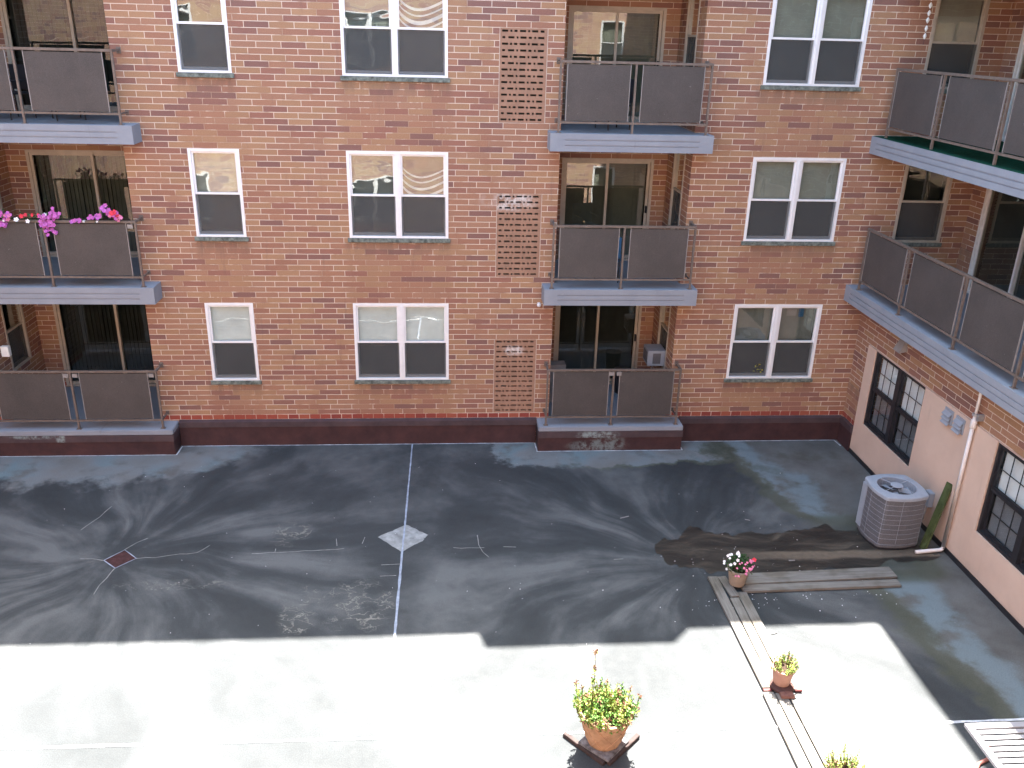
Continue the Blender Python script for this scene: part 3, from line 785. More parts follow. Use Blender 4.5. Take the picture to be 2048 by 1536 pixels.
# drain pipe
px, py = XW-.085, -4.20
pp = MB().tube([(px,py,2.98),(px,py,2.30)], .022, 12); pp.build('drain_pipe_upper', 'pvc', wing, smooth=True)
pts = [(px,py,2.42),(px,py,.10)]
for k in range(7):
    t = k/6*math.pi/2; pts.append((px-.05*(1-math.cos(t)), py-.01*k/6, .10-.05*math.sin(t)))
pts += [(7.47,py-.05,.045)]
dp = MB().tube(pts, .030, 12).build('drain_pipe', 'pvc', wing, smooth=True)
MB().lathe([(.033,0),(.046,.01),(.046,.13),(.033,.14)], 16, (px,py,2.20)).build('coupling', 'pvc', dp, smooth=True)
MB().lathe([(.036,0),(.05,.005),(.05,.04),(.036,.045)], 16, (px,py,2.40)).box((px-.01,py-.09,2.35), (XW-.001,py-.05,2.45)).build('pipe_bracket', 'steel', dp)

far = thing('unseen_court_block', 'unseen brick block added past the left edge to shade the wing from the sky', 'building')  # unseen block, added to cut the sky light on the wing
g = MB(); g.face([(-11.5,0,0),(-11.5,-20,0),(-11.5,-20,HS),(-11.5,0,HS)]); g.build('wall', 'palebrick', far, fix=False)
MB().box((-11.52,-.01,HS-.3), (-16,-20,HS)).box((-15.8,-.01,0), (-16,-20,HS-.31)).build('roof', 'slabdark', far)

# ================================================================ OPPOSITE BUILDING (behind the camera, seen in the panes)
YO = -16.6
opp = thing('opposite_building', 'sunlit brick apartment block with white windows mirrored in the window panes', 'building')
oh = []
for a, b, n in ((-13.6, -12.7, 1), (-10.2,-8.4,2), (-6.2,-5.3,1), (-3.4,-1.6,2), (2.6, 4.4, 2), (6.0, 6.9, 1)):
    for i in range(4): oh.append((-b, -a, .95+i*FF, 2.5+i*FF, n))
g = MB(); g.sheet(-13, 18, 0, HS, [h[:4] for h in oh], y=0, depth=.15)
g.v = [(-p[0], YO-p[1], p[2]) for p in g.v]
g.build('wall', 'palebrick', opp, fix=False)
g = MB().box((-18,YO-.01,HS-.3), (13,YO-8,HS-.01)).box((-18,YO-.4,0), (13,YO-.42,HS-.31)); g.build('roof', 'slabdark', opp)
for (a, b, c, d, n) in oh:
    f = window(opp, (-a, YO, c), math.pi, b-a, d-c, n, blind=('blind','h') if random.random() < .5 else None)
g = MB().box((4.9,YO+.02,0), (7.7,YO+.04,.9)).build('doorway_screen', 'room', opp)
for x in (5.7, 6.05): MB().box((x-.05,YO+.25,0), (x+.05,YO+.35,.95)).build('timber_post', simple('timber', (.42, .25, .12)), opp)

# ================================================================ GROUND
g = MB(); g.face([(-60,-60,0),(60,-60,0),(60,60,0),(-60,60,0)])
struct(g.build('ground', 'ground', fix=False))
def ribbon(name, pts, w, z=.004, mat='caulk', jit=0, parent=None):
    g = MB(); P = [Vector((p[0], p[1])) for p in pts]
    Q = []
    for a, b in zip(P, P[1:]):
        n = max(1, int((b-a).length/.12)) if jit else 1
        for i in range(n): Q.append(a.lerp(b, i/n)+Vector((random.uniform(-jit, jit), random.uniform(-jit, jit))))
    Q.append(P[-1]); i0 = len(g.v)
    for i, p in enumerate(Q):
        d = (Q[min(i+1, len(Q)-1)]-Q[max(i-1, 0)]).normalized(); nrm = Vector((-d.y, d.x))
        ww = w/2*(random.uniform(.75, 1.25) if jit else 1)
        for s_ in (1, -1): q = p+nrm*ww*s_; g.v.append((q.x, q.y, z))
    for i in range(len(Q)-1):
        a = i0+2*i; g.f.append((a, a+1, a+3, a+2)); g.mi.append(0)
    return g
def gmerge(name, parts, mat):
    g = MB()
    for q in parts:
        o = len(g.v); g.v += q.v
        for ff in q.f: g.f.append(tuple(o+i for i in ff)); g.mi.append(0)
    return struct(g.build(name, mat, fix=False))
gmerge('ground_seam', [ribbon('', [(-.66,-.08),(-.68,-3.14)], .028, .005, jit=.002), ribbon('', [(-.69,-3.86),(-.71,-7.8)], .034, .005, jit=.002),
       ribbon('', [(-.68,-3.14),(-.69,-3.86)], .024, .009, jit=.002)], 'caulkold')
gmerge('ground_seam', [ribbon('', [(-14,-7.73),(-5,-7.74),(6.0,-7.84),(7.97,-7.83)], .036, .006, jit=.002)], 'caulk')
gmerge('ground_sealant', [ribbon('', [(-13,-.45),(-5.08,-.45),(-5.07,-.08),(1.76,-.08),(1.77,-.46),(4.65,-.46),(4.65,-.08),(7.9,-.08),(7.93,-.35)], .022, .006, jit=.002)], 'caulk')
# diagonal repair patch, pale
g = MB(); n = 40; pa = [(-1.10,-3.46),(-.66,-3.10),(-.30,-3.42),(-.38,-3.60),(-.70,-3.90)]
pl = []
for i in range(len(pa)):
    a = Vector(pa[i]); b = Vector(pa[(i+1) % len(pa)])
    for k in range(8): q = a.lerp(b, k/8); pl.append((q.x+random.uniform(-.012,.012), q.y+random.uniform(-.012,.012), .004))
g.face(pl); struct(g.build('ground_patch', simple('pale_patch', (.27, .28, .28), .8, .2, .4, 6, bump=.2), fix=False))
# floor drain and its cracks
dr = [(-5.18,-3.99),(-4.96,-3.71),(-4.71,-3.95),(-4.94,-4.21)]
dt = thing('drain_cover', 'rusty red square drain plate set in the dark membrane', 'drain', (-4.95,-3.96,0))
g = MB(); g.face([(x+4.95, y+3.96, .007) for x, y in reversed(dr)]); g.build('plate', simple('rust_plate', (.058, .026, .026), .8, .2, .4, 14, bump=.3), dt)
g2 = ribbon('', [(x+4.95, y+3.96) for x, y in dr+[dr[0]]], .014, .009, jit=.004); g2.build('rim', 'caulkold', dt, fix=False)
cr = [[(-5.18,-3.99),(-5.35,-3.95),(-5.55,-3.93)], [(-4.71,-3.95),(-4.45,-3.93),(-4.1,-3.86),(-3.85,-3.83),(-3.7,-3.62)], [(-4.94,-4.21),(-4.97,-4.45),(-5.03,-4.62),(-5.02,-4.85)],
      [(-4.96,-3.71),(-4.85,-3.5),(-4.72,-3.38)], [(-3.0,-3.88),(-2.6,-3.85),(-2.2,-3.83),(-1.6,-3.78)], [(-2.65,-3.85),(-2.66,-3.75)], [(-1.75,-3.5),(-1.72,-3.7)], [(-1.3,-3.45),(-1.33,-3.65)],
      [(.50,-3.45),(.52,-3.75),(.58,-3.95),(.66,-4.1)], [(-5.85,-3.1),(-5.7,-2.7),(-5.62,-2.35)], [(.1,-3.82),(.6,-3.83)], [(.9,-3.8),(1.1,-3.83)], [(2.6,-4.22),(2.75,-4.22)], [(-1.0,-4.25),(-.7,-4.24)], [(-1.0,-4.55),(-.75,-4.54)]]
gmerge('ground_crack', [ribbon('', c, .011, .005, jit=.012) for c in cr], simple('crack_filler', (.27, .27, .26), .8, .2, .3, 14))
# water stain
out = [(3.36,-3.80),(3.55,-3.62),(3.75,-3.70),(3.92,-3.45),(4.10,-3.30),(4.35,-3.40),(4.6,-3.52),(5.0,-3.58),(5.5,-3.55),(6.0,-3.42),(6.3,-3.40),(6.7,-3.50),(7.1,-3.60),(7.6,-3.9),(7.85,-4.25),(7.78,-4.42),(7.3,-4.40),(6.9,-4.50),
       (6.4,-4.60),(5.9,-4.66),(5.4,-4.68),(4.9,-4.72),(4.4,-4.72),(4.05,-4.60),(3.75,-4.45),(3.50,-4.38),(3.38,-4.2),(3.30,-4.0)]
pl = []
for i in range(len(out)):
    a = Vector(out[i]); b = Vector(out[(i+1) % len(out)])
    for k in range(9):
        q = a.lerp(b, k/9); w1 = mnoise.noise(Vector((q.x*3.1, q.y*3.1, 1)))*.19+mnoise.noise(Vector((q.x*9, q.y*9, 5)))*.08+mnoise.noise(Vector((q.x*25, q.y*25, 9)))*.02
        pl.append((q.x+w1*.7, q.y+w1, .0045))
g = MB(); g.face(list(reversed(pl))); struct(g.build('water_stain', 'stain', fix=False))
# light specks: fallen petals and chips
g = MB()
def speck(x, y, r, z=.006):
    a = random.uniform(0, 3.14); el = random.uniform(.4, 1)
    p = []
    for k in range(5):
        t = 2*math.pi*k/5; u, v = r*math.cos(t), r*el*math.sin(t)
        p.append((x+u*math.cos(a)-v*math.sin(a), y+u*math.sin(a)+v*math.cos(a), z+random.uniform(0, .004)))
    g.face(p)
for _ in range(90): speck(random.uniform(-7, 7.6), random.uniform(-6.5, -.7), random.uniform(.003, .010))
for _ in range(95):
    t = random.gauss(0, 1); speck(random.gauss(4.6, .9), random.gauss(-5.0, .75), random.uniform(.003, .011))
for _ in range(26): speck(random.uniform(4.2, 6.6), random.gauss(-5.30, .09), random.uniform(.004, .012))
tag(g.build('petal_litter', 'whitepetal', fix=False), 'tiny pale petals and chips scattered over the dark roof surface', 'litter', kind='stuff')
g = MB()
for x, y, l in ((2.93,-3.0,.16),(5.05,-3.1,.08),(5.35,-4.35,.10),(4.45,-6.1,.09)):
    a = random.uniform(-.5, .5); g.face([(x,y,.012),(x+l,y-l*a,.012),(x+l,y-l*a-.03,.014),(x,y-.03,.012)])
tag(g.build('leaf_litter', 'cardboard', fix=False), 'few tan dry scraps lying on the roof near the stain', 'litter', kind='stuff')

# ================================================================ AC CONDENSER
def rsq(w, r, n=7, bulge=.05):
    pts = []
    for cx, cy, a0 in ((w/2-r, w/2-r, 0), (-w/2+r, w/2-r, 90), (-w/2+r, -w/2+r, 180), (w/2-r, -w/2+r, 270)):
        for k in range(n):
            t = R(a0+90*k/(n-1)); pts.append((cx+r*math.cos(t), cy+r*math.sin(t)))
    # slight bulge of the sides
    res = []
    for i, p in enumerate(pts):
        res.append(p); q = pts[(i+1) % len(pts)]
        if math.dist(p, q) > w*.3:
            nx, ny = (p[0]+q[0])/2, (p[1]+q[1])/2; d = math.hypot(nx, ny)
            for t in (.2, .35, .5, .65, .8):
                bx, by = p[0]+(q[0]-p[0])*t, p[1]+(q[1]-p[1])*t; k = bulge*(4*t*(1-t)); res.append((bx+nx/d*k, by+ny/d*k))
    return res
ac = thing('air_conditioner', 'grey outdoor air conditioning condenser with round top fan standing beside the stucco wall', 'air conditioner', (7.235,-3.73,0), R(3))
sq = rsq(.73, .085, 8, .045); n = len(sq)
def loft(levels, name, mat, smooth=True, cap=True):
    g = MB()
    for s_, z in levels: g.v += [(x*s_, y*s_, z) for x, y in sq]
    for j in range(len(levels)-1):
        for k in range(n): a = j*n+k; b = j*n+(k+1) % n; g.f.append((a, b, b+n, a+n)); g.mi.append(0)
    if cap: g.f.append(tuple(range(n-1, -1, -1))); g.mi.append(0); g.f.append(tuple((len(levels)-1)*n+k for k in range(n))); g.mi.append(0)
    return g.build(name, mat, ac, smooth=smooth, fix=False)
loft([(.97,.0),(.97,.05)], 'base_pad', 'dark', smooth=False)
loft([(.995,.05),(1.0,.06),(1.0,.10),(.98,.11)], 'base_pan', 'accoil', smooth=False)
body = loft([(.98,.11),(.98,.90)], 'coil_guard', 'accoil', cap=False)
g = MB()
for z in [.12+.78*k/9 for k in range(1, 9)]:
    i = len(g.v)
    for s_, zz in ((.983, z-.0022), (.988, z), (.983, z+.0022)): g.v += [(x*s_, y*s_, zz) for x, y in sq]
    for j in range(2):
        for k in range(n): a = i+j*n+k; b = i+j*n+(k+1) % n; g.f.append((a, b, b+n, a+n)); g.mi.append(0)
for ang in (3, 10, 16, 19, 23, 29, 35, 42):
    x, y = sq[ang]; g.box((x*.985-.0018, y*.985-.0018, .12), (x*.985+.0018, y*.985+.0018, .90))
g.build('guard_wire', 'acgrey', ac, fix=False)
# fine louvre fins
# service panel at the far left corner
g = MB(); 
for k, (x, y) in enumerate(sq):
    pass
MB().box((-.397,.17,.12), (-.37,.31,.90)).build('service_panel', 'acgrey', ac, bevel=.006)
# top cap: ring with round fan opening
g = MB(); hole = [(math.cos(2*math.pi*k/n+.25)*.262, math.sin(2*math.pi*k/n+.25)*.262) for k in range(n)]
import cmath
angs = [math.atan2(y, x) for x, y in sq]
hole = [(.305*math.cos(a), .305*math.sin(a)) for a in angs]; hub2 = [(.295*math.cos(a), .295*math.sin(a)) for a in angs]
lv = [[(x*1.02, y*1.02, .90) for x, y in sq], [(x*1.02, y*1.02, .945) for x, y in sq], [(x*1.0, y*1.0, .958) for x, y in sq],
      [(x, y, .970) for x, y in hole], [(x, y, .962) for x, y in hub2], [(x, y, .80) for x, y in hub2]]
for L_ in lv: g.v += L_
for j in range(len(lv)-1):
    for k in range(n): a = j*n+k; b = j*n+(k+1) % n; g.f.append((a, b, b+n, a+n)); g.mi.append(0)
g.build('top_cover', 'acgrey', ac, smooth=False)
MB().lathe([(.0,0),(.294,0)], 30, (0,0,.79), cap=False).build('fan_well', 'dark', ac)
g = MB()
for r_ in [.16, .22, .27]:
    c = [(r_*math.cos(2*math.pi*k/36), r_*math.sin(2*math.pi*k/36), .962) for k in range(37)]; g.tube(c, .0014, 4)
for k in range(4):
    a = k*math.pi/2+.5; g.tube([(0,0,.966),(.305*math.cos(a), .305*math.sin(a),.966)], .006, 6)
g.build('fan_grille', 'acgrey', ac)
g = MB().lathe([(.0,.0),(.095,.0),(.095,.012),(.085,.018),(0,.018)], 28, (0,0,.966), cap=False)
g.build('fan_hub', 'acgrey', ac)
g = MB()
for k in range(3):
    a = k*2*math.pi/3
    q = [(.05,-.03,.86),(.23,-.10,.85),(.24,.06,.89),(.05,.03,.88)]
    g.face([(x*math.cos(a)-y*math.sin(a), x*math.sin(a)+y*math.cos(a), z) for x, y, z in q])
g.build('fan_blade', 'acgrey', ac, fix=False)
db = thing('disconnect_box', 'small grey electrical box on the stucco wall beside the condenser', 'electrical box', (XW-.036,-3.54,0.61))
MB().box((-.09,-.08,-.13), (0,.08,.13)).build('box', 'acgrey', db, bevel=.008); MB().tube([(-.05,0,-.13),(-.05,.02,-.4),(-.2,.06,-.55)], .012, 8).build('conduit', 'steel', db, smooth=True)
# mossy plank leaning on wall
lp_ = MB().box((-.075,-.018,0), (.075,.018,1.16)).build('leaning_plank', 'mosswood', None, bevel=.004)
tag(lp_, 'mossy green board leaning against the stucco wall beside the condenser', 'plank')
p0 = Vector((7.66,-4.12,.01)); p1 = Vector((7.975,-3.93,1.0)); dz = (p1-p0).normalized()
xa = Vector((0,1,0)); xa = (xa-dz*xa.dot(dz)).normalized(); ya = dz.cross(xa)
mm = Matrix((xa, ya, dz)).transposed().to_4x4(); mm.translation = p0; lp_.matrix_world = mm

# ================================================================ PLANKS
def board(x0, y0, x1, y1, w, t, z, label, mat='wood', group='weathered boards laid on the roof'):
    d = Vector((x1-x0, y1-y0)); L = d.length
    g = MB(); nseg = 10
    g.box((0,-w/2,0), (L,w/2,t)); o = g.build('wooden_board', mat, None, bevel=.004)
    o.location = (x0, y0, z); o.rotation_euler = (random.uniform(-.008, .008), 0, math.atan2(d.y, d.x)); return tag(o, label, 'board', group)
board(4.38,-4.88, 6.84,-4.775, .27, .04, .012, 'wide grey board running sideways behind the flower pot towards the condenser')
board(4.36,-5.11, 6.80,-5.05, .16, .04, .010, 'narrower grey board running sideways along the front of the wide one')
board(4.00,-4.80, 4.02,-7.20, .145, .04, .012, 'grey board at the left side of the row running towards the camera, partly in shade')
board(4.14,-4.80, 4.20,-5.30, .13, .035, .014, 'short pale board butting the flower pot at the corner of the boards')
board(4.17,-5.34, 4.16,-7.25, .13, .04, .012, 'grey board in the middle of the row running towards the camera, partly in shade')
board(4.32,-5.20, 4.31,-7.24, .14, .04, .010, 'grey board at the right side of the row running towards the camera, partly in shade')
board(3.99,-7.28, 3.98,-10.4, .14, .04, .012, 'sunlit board left of the row in front of the clay pot')
board(4.14,-7.30, 4.145,-10.4, .13, .04, .012, 'sunlit board in the middle of the row in front of the clay pot')
board(4.30,-7.33, 4.30,-10.4, .14, .04, .010, 'sunlit board right of the row in front of the clay pot')

# ================================================================ PLANTS
def flower(g, p, r, d=None, m=0, n=5):
    d = d or Vector((random.uniform(-.8,.8), random.uniform(-1,.2), random.uniform(.2,1))).normalized()
    a = d.cross(Vector((.3,.5,1))).normalized(); b = d.cross(a); t0 = random.uniform(0, 6)
    for k in range(n):
        t = t0+2*math.pi*k/n; e = a*math.cos(t)+b*math.sin(t); f_ = a*math.cos(t+.55)+b*math.sin(t+.55); h_ = a*math.cos(t-.55)+b*math.sin(t-.55)
        g.face([p, p+h_*r*.75+d*r*.25, p+e*r+d*r*.2, p+f_*r*.75+d*r*.25], m)

FPROTO = {}
def flower_obj(parent, p, r, d, mat):
    if mat not in FPROTO:
        g = MB()
        for k in range(5):
            t = 2*math.pi*k/5
            e = Vector((math.cos(t), math.sin(t), .22)); a = Vector((math.cos(t+.6)*.72, math.sin(t+.6)*.72, .12)); b = Vector((math.cos(t-.6)*.72, math.sin(t-.6)*.72, .12))
            g.face([(0,0,0), b, e, a])
        g.lathe([(0,.0),(.16,.08),(.0,.16)], 6, cap=False)
        o = g.build('flower', mat, parent, fix=False); FPROTO[mat] = o
    else:
        o = FPROTO[mat].copy(); COL.objects.link(o); o.parent = parent
    o.location = p; o.scale = (r, r, r); o.rotation_euler = d.to_track_quat('Z', 'Y').to_euler(); o.rotation_euler.rotate_axis('Z', random.uniform(0, 6))
    return o
def potted(name, label, loc, rim, base, h, potmat, group=None, lattice=False, lip=.02):
    t = thing(name, label, 'potted plant', loc, random.uniform(0, 1), group)
    g = MB(); prof = [(base*.98, 0), (base, .01)]
    for k in range(1, 9):
        q = k/8; prof.append((base+(rim-base)*(q**.9), h*q*.9))
    prof += [(rim+lip, h*.90), (rim+lip, h), (rim-.012, h), (rim-.02, h*.86)]
    g.lathe(prof, 36, cap=False); p = g.build('pot', potmat, t, smooth=False)
    MB().lathe([(0,0),(rim-.018,0)], 24, (0,0,h*.88), cap=False).build('soil', 'soil', t)
    if lattice:
        g = MB()
        for s_ in (1, -1):
            for k in range(8):
                pts = []
                for j in range(13):
                    q = j/12; a = 2*math.pi*k/8+s_*q*1.25; r_ = base+(rim-base)*(q**.9)+.004; pts.append((r_*math.cos(a), r_*math.sin(a), h*.88*q+.01))
                g.tube(pts, .007, 5)
        g.build('lattice_relief', 'terracotta', p, smooth=True)
    return t

# big lattice pot, yellow green succulent with rusty heads
bp_ = potted('potted_plant', 'large terracotta pot with lattice relief, leafy green plant and rusty flower heads', (1.79,-8.0,.085), .295, .185, .45, 'terracotta', lattice=True, lip=.02)
gs, g1, g2, g3 = MB(), MB(), MB(), MB()
for k in range(230):
    a = random.uniform(0, 6.283); r_ = .305*math.sqrt(random.random()); z0 = .38
    Hh = random.uniform(.08, .26)*(1.1-.3*r_/.27); lean = Vector((math.cos(a)*r_*.22, math.sin(a)*r_*.22, 0))
    if k == 0: a, r_, Hh, lean = 0, 0, .88, Vector((-.02,-.02,0))
    elif k < 9: Hh = random.uniform(.34, .50)
    b0 = Vector((r_*math.cos(a), r_*math.sin(a), z0))
    if k == 0: b0 = Vector((-.13,.10,z0))
    tip = b0+lean+Vector((0,0,Hh)); pts = [b0.lerp(tip, q)+Vector((random.uniform(-.008,.008), random.uniform(-.008,.008), 0)) for q in (0,.35,.7,1)]
    gs.tube(pts, [.005,.004,.004,.003], 5)
    nl = int(Hh*(95 if k != 0 else 60))
    tgt = g1 if random.random() < .6 else g2
    for j in range(nl):
        q = random.uniform(.15, 1)
        if k == 0 and q < .45: continue
        leafquad(tgt, b0.lerp(tip, q), rdir(.35), random.uniform(.025, .05), random.uniform(.016, .026))
    if k < 9 or random.random() < .13:
        for j in range(16 if k else 26): leafquad(g3, tip+Vector((random.uniform(-.015,.015), random.uniform(-.015,.015), random.uniform(-.03,.02))), rdir(.4), .03, .02)
        if k == 0:
            for zz in (.55, .75):
                for j in range(14): leafquad(g3 if zz > .6 else g1, b0.lerp(tip, zz)+Vector((random.uniform(-.012,.012),)*3), rdir(.3), .03, .018)
gs.build('stem', 'stem', bp_); g1.build('foliage', 'leaf', bp_, fix=False); g2.build('foliage', 'leafgold', bp_, fix=False); g3.build('flower_head', 'rust', bp_, fix=False)
# slatted tray under it
for j, (a0, b0, dx) in enumerate((((1.36,-7.83), (1.75,-8.30), 0), ((1.80,-8.30), (2.22,-7.90), 0))):
    o = board(a0[0], a0[1], b0[0], b0[1], .05, .05, .0, ['dark strip of wood under the large terracotta pot, pointing left', 'dark strip of wood under the large terracotta pot, pointing right'][j], simple('dark_wood', (.055, .040, .038), .8, .2, .3, 12), None)
tr = thing('stone_tile', 'mottled grey stone tile carrying the large terracotta pot', 'tile', (1.79,-8.02,.05), R(45))
g = MB().box((-.21,-.21,0), (.21,.21,.033)); g.build('slab', simple('mottled_stone', (.16, .155, .16), .8, .2, .6, 16, bump=.4), tr, bevel=.006)

# small pot with white, pink and red flowers
fp = potted('potted_flowers', 'tan pot of white, pink and red flowers standing on the corner of the shaded boards', (4.31,-5.0,.06), .155, .115, .27, 'tanpot', lip=.016)
gs, g1 = MB(), MB(); gw, gp, gr_ = MB(), MB(), MB()
fp.rotation_euler = (0, 0, 0)
for k in range(620):
    a = random.uniform(0, 6.283); b = random.uniform(-.1, 1.45); rr = .20*random.random()**.33
    p = Vector((rr*math.cos(a)*math.cos(b), rr*math.sin(a)*math.cos(b), .26+rr*math.sin(b)*1.15))
    leafquad(g1, p, rdir(.2), random.uniform(.03,.05), random.uniform(.016,.026))
for k in range(30):
    a = random.uniform(0, 6.283); b0 = Vector((.06*math.cos(a), .06*math.sin(a), .23)); gs.tube([b0, b0+Vector((math.cos(a)*.08, math.sin(a)*.08, .2))], .003, 4)
def dome(az0, az1, b0, b1, r=.215):
    a = R(random.uniform(az0, az1)); b = R(random.uniform(b0, b1)); return Vector((r*math.cos(a)*math.cos(b), r*math.sin(a)*math.cos(b), .27+r*math.sin(b)*1.15))
def fdir(): return Vector((random.uniform(-.5,.5), random.uniform(-1,-.2), random.uniform(.4,1.2)))
for k in range(15): flower_obj(fp, dome(150, 250, 5, 85, .225), random.uniform(.020,.028), fdir(), 'whitepetal')
for k in range(24): flower_obj(fp, dome(240, 350, -5, 50, .22), random.uniform(.016,.023), fdir(), 'pinkpetal')
flower_obj(fp, Vector((.20,-.03,.42)), .038, fdir(), 'redpetal')
gs.build('stem', 'stem', fp); g1.build('foliage', 'leafdark', fp, fix=False)

# two clay pots in the sun
def succ(t, rad, z0, hmax, n):
    gs, g1, g2, g3 = MB(), MB(), MB(), MB()
    for k in range(n):
        a = random.uniform(0, 6.283); r_ = rad*math.sqrt(random.random()); Hh = random.uniform(.03, hmax)
        if k % 5 == 0: Hh *= 1.9
        b0 = Vector((r_*math.cos(a), r_*math.sin(a), z0)); tip = b0+Vector((math.cos(a)*.06, math.sin(a)*.06, Hh))
        gs.tube([b0, tip], .0025, 4)
        for j in range(int(8+Hh*60)):
            leafquad(random.choice((g1, g2, g2, g3)) if Hh < hmax else g2, b0.lerp(tip, random.uniform(.3, 1)), rdir(.3), random.uniform(.018,.034), random.uniform(.010,.02))
    gs.build('stem', 'stem', t); g1.build('foliage', 'leaf', t, fix=False); g2.build('foliage', 'leafgold', t, fix=False); g3.build('flower_head', 'rust', t, fix=False)
p2 = potted('potted_plant', 'pinkish clay pot with yellow green plant on the sunlit boards', (4.19,-7.17,.10), .135, .10, .24, 'pinkpot', lip=.014); succ(p2, .13, .21, .14, 70)
p3 = potted('potted_plant', 'clay pot cut by the bottom edge of the picture with rust and yellow leaves', (4.24,-8.83,.05), .16, .12, .27, 'pinkpot', lip=.014); succ(p3, .16, .24, .16, 90)
bk = thing('clay_saucer', 'dark red saucer and brick chunk under the pinkish clay pot', 'saucer', (4.19,-7.20,.052))
MB().lathe([(.12,0),(.15,.012),(.15,.03),(.13,.04),(.0,.04)], 24, cap=False).build('saucer', simple('dark_clay', (.085, .045, .040), .8, .2, .3, 12), bk)
MB().box((-.08,-.22,-.005), (.09,-.12,.04)).build('brick_chunk', simple('old_brick', (.20, .10, .08), .85, .2, .3, 20), bk, bevel=.01)
MB().box((-.24,-.05,-.038), (-.14,-.01,-.01)).box((.16,-.06,-.04), (.25,-.02,-.01)).build('peg', simple('red_peg', (.16, .04, .04)), bk)

# white slatted table cut by the frame corner
tb = thing('slatted_table', 'white slatted table at the lower right corner, half sunlit', 'table', (5.65,-8.58,0))
g = MB(); y = 0
g.box((0,-1.8,.66), (.07,0,.70)).box((1.5,-1.8,.66), (1.57,0,.70)).box((.07,-.075,.66), (1.5,0,.70)).box((.07,-1.8,.66), (1.5,-1.74,.70))
k = 0
while .09+k*.075 < 1.7:
    y0 = -.105-k*.080; g.box((.07,y0-.050,.684), (1.5,y0,.697)); k += 1
g.build('tabletop', 'slatwhite', tb)
for x, y in ((.5,-.45), (1.2,-.45), (.5,-1.4), (1.2,-1.4)): MB().box((x-.025,y-.025,0), (x+.025,y+.025,.66)).build('leg', 'slatwhite', tb)
hs = MB().tube([(5.75,-8.72,.02),(5.92,-8.60,.02),(6.02,-8.50,.02),(6.16,-8.44,.02),(6.26,-8.34,.02),(6.32,-8.2,.02)], .022, 8).build('garden_hose', 'hose', None, smooth=True)
tag(hs, 'short run of reddish garden hose beside the white slatted table', 'hose')

# ================================================================ BALCONY THINGS
def flower_box(x0, x1, z, clusters, label):
    t = thing('flower_box', label, 'flower box', (x0, -.24, z-.16), 0, 'flower boxes hung inside the balcony rail')
    L = x1-x0
    g = MB().box((0,-.075,0), (L,.075,.15)); g.build('planter', 'dark', t, bevel=.006)
    g = MB(); gm = {}
    MB().box((.01,-.065,.151), (L-.01,.065,.155)).build('soil', 'soil', t)
    for cx, cz, rx, rz, nf, mats, nl in clusters:
        for k in range(nl):
            leafquad(g, Vector((cx+random.gauss(0, rx*.5), random.uniform(-.17,.03), .14+cz*.8+random.gauss(0, rz*.5))), rdir(.2), .045, .025)
        for k in range(nf):
            mt = random.choice(mats)
            flower_obj(t, Vector((cx+random.gauss(0, rx*.42), random.uniform(-.20,-.13), .16+cz+random.gauss(0, rz*.40))), random.uniform(.034, .046), Vector((random.uniform(-.4,.4), -1, random.uniform(.1,.8))), mt)
    g.build('foliage', 'leafdark', t, fix=False)
    for cx in (L*.45, L*.62):
        MB().box((cx,-.165,.055+.08), (cx+.028,-.10,.165)).build('clip', 'white', t)
RZ = SL[1]+1.165
flower_box(-8.0, -6.75, RZ, [(.35,.05,.22,.20,60,['magenta'],90), (.95,.04,.18,.07,5,['redpetal','whitepetal'],90), (.62,.05,.10,.08,8,['magenta','pinkpetal'],20)], 'planter of magenta petunias at the left end of the middle left balcony rail')
flower_box(-6.72, -5.42, RZ, [(.02,-.04,.13,.26,34,['magenta'],50), (.12,.08,.16,.10,14,['magenta'],30), (-.06,.08,.10,.06,4,['whitepetal','redpetal'],20), (.98,.18,.08,.10,9,['magenta'],30), (.80,.06,.10,.06,9,['magenta'],20), (1.15,.09,.12,.08,14,['redpetal','redpetal','pinkpetal','magenta'],30), (.5,.0,.1,.03,7,['magenta'],8)], 'planter of magenta and red flowers nearest the corner post of the middle left balcony')

def patio_chair(loc, rz, mat, label):
    t = thing('patio_chair', label, 'chair', loc, rz, 'chairs on the balconies')
    MB().box((-.24,-.24,.40), (.24,.24,.43)).build('seat', mat, t, bevel=.008)
    g = MB().box((-.24,.22,.46), (.24,.25,.86)); g.build('backrest', mat, t, bevel=.008)
    for x in (-.22, .22):
        for y in (-.22, .24): MB().tube([(x,y,0),(x,y*.95,.62 if y < 0 else .84)], .012, 8).build('leg', 'dark', t)
        MB().tube([(x,-.22,.62),(x,.24,.62)], .014, 8).build('armrest', 'dark', t)
    return t
patio_chair((3.1, .35, SL[1]), R(160), 'blue', 'blue seated patio chair behind the middle post of the middle central balcony')
patio_chair((3.0, .45, SL[2]), R(200), 'dark', 'dark patio chair behind the rail of the upper central balcony')
patio_chair((-6.4, .4, SL[2]), R(30), 'dark', 'dark patio chair at the right on the upper left balcony')
patio_chair((-7.3, .4, SL[2]), R(-30), 'dark', 'dark patio chair at the left on the upper left balcony')
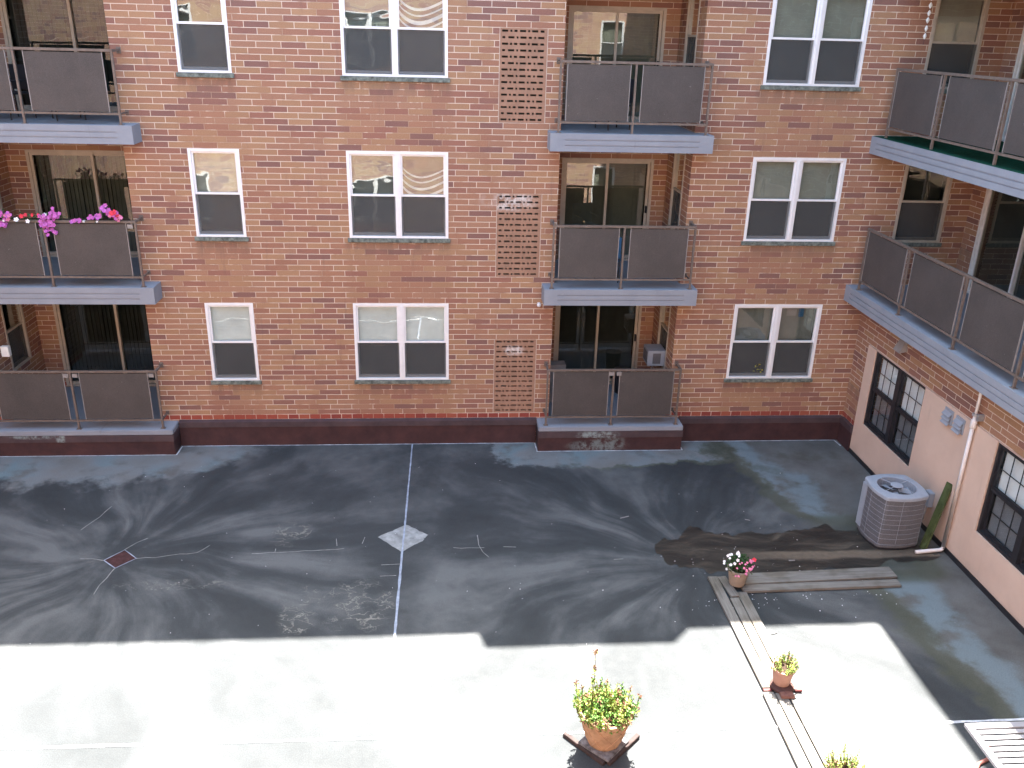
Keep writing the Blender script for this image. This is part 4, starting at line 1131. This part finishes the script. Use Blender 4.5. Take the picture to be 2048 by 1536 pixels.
# window air conditioner in the loggia side window
wa = thing('window_air_conditioner', 'boxy window air conditioner sticking out beside the lowest central balcony door', 'air conditioner', (4.40,.80,WZ0+.04))
MB().box((-.34,-.22,0), (.02,.22,.32)).build('case', 'acgrey', wa, bevel=.01)
MB().box((-.346,-.17,.05), (-.341,.17,.27)).build('grille', 'accoil', wa); MB().box((-.24,-.226,.05), (-.08,-.221,.27)).build('grille', 'accoil', wa)
g = MB().box((-.2,-.02,-.2), (-.18,.0,0)).build('bracket', 'steel', wa)
# cardboard boxes and dark bin on lowest central balcony
for z, w, d, lab in ((0, .40, .3, 'grey cardboard box on the floor of the lowest central balcony, bottom of the pair'), (.42, .36, .26, 'grey cardboard box standing on the other box on the lowest central balcony')):
    cb = MB().box((2.07,.75,SL[0]+z), (2.07+w,.75+d,SL[0]+z+.41)).build('cardboard_box', 'cardboard', None, bevel=.006); tag(cb, lab, 'box', 'boxes on the lowest central balcony')
MB_ = thing('storage_bin', 'black bin in front of the lowest central balcony door', 'bin', (3.72,1.3,SL[0]))
MB().lathe([(.14,0),(.17,.5),(.18,.5),(.18,.53),(.0,.53)], 20, cap=False).build('bin_body', 'dark', MB_)
# small dome lamp on the wall under the middle central balcony
sc = thing('security_camera', 'small white dome camera on the brick beside the middle central balcony slab', 'camera', (1.745,0,2.86))
MB().box((-.025,-.02,-.03), (.025,-.001,.03)).build('mount', 'white', sc); g = MB(); 
bmx = bmesh.new(); bmesh.ops.create_uvsphere(bmx, u_segments=16, v_segments=10, radius=.038); me = bpy.data.meshes.new('dome'); bmx.to_mesh(me); bmx.free(); me.materials.append(MT['white'])
o = bpy.data.objects.new('dome', me); COL.objects.link(o); o.parent = sc; o.location = (0,-.05,-.01)
# shell wind chime in the wing loggia
wc = thing('wind_chime', 'string of white shell discs hanging in front of the upper side window', 'wind chime', (8.13,-.25,8.40))
MB().tube([(0,0,.05),(0,0,-.85)], .003, 5).build('string', 'dark', wc)
for k, z in enumerate((-.12,-.24,-.36,-.47,-.60,-.72)):
    MB().lathe([(0,-.055),(.018,-.03),(.03,0),(.018,.03),(0,.055)], 10, (0,0,z), cap=False).build('shell', 'blindwhite', wc, smooth=True)
# outlet box on the loggia brick at the far left
tag(MB().box((-8.19,.14,SL[0]+1.25), (-8.05,.24,SL[0]+1.45)).build('outlet_box', 'blindwhite', None, bevel=.006), 'small white box fixed to the brick at the far left of the lowest left balcony', 'electrical box')
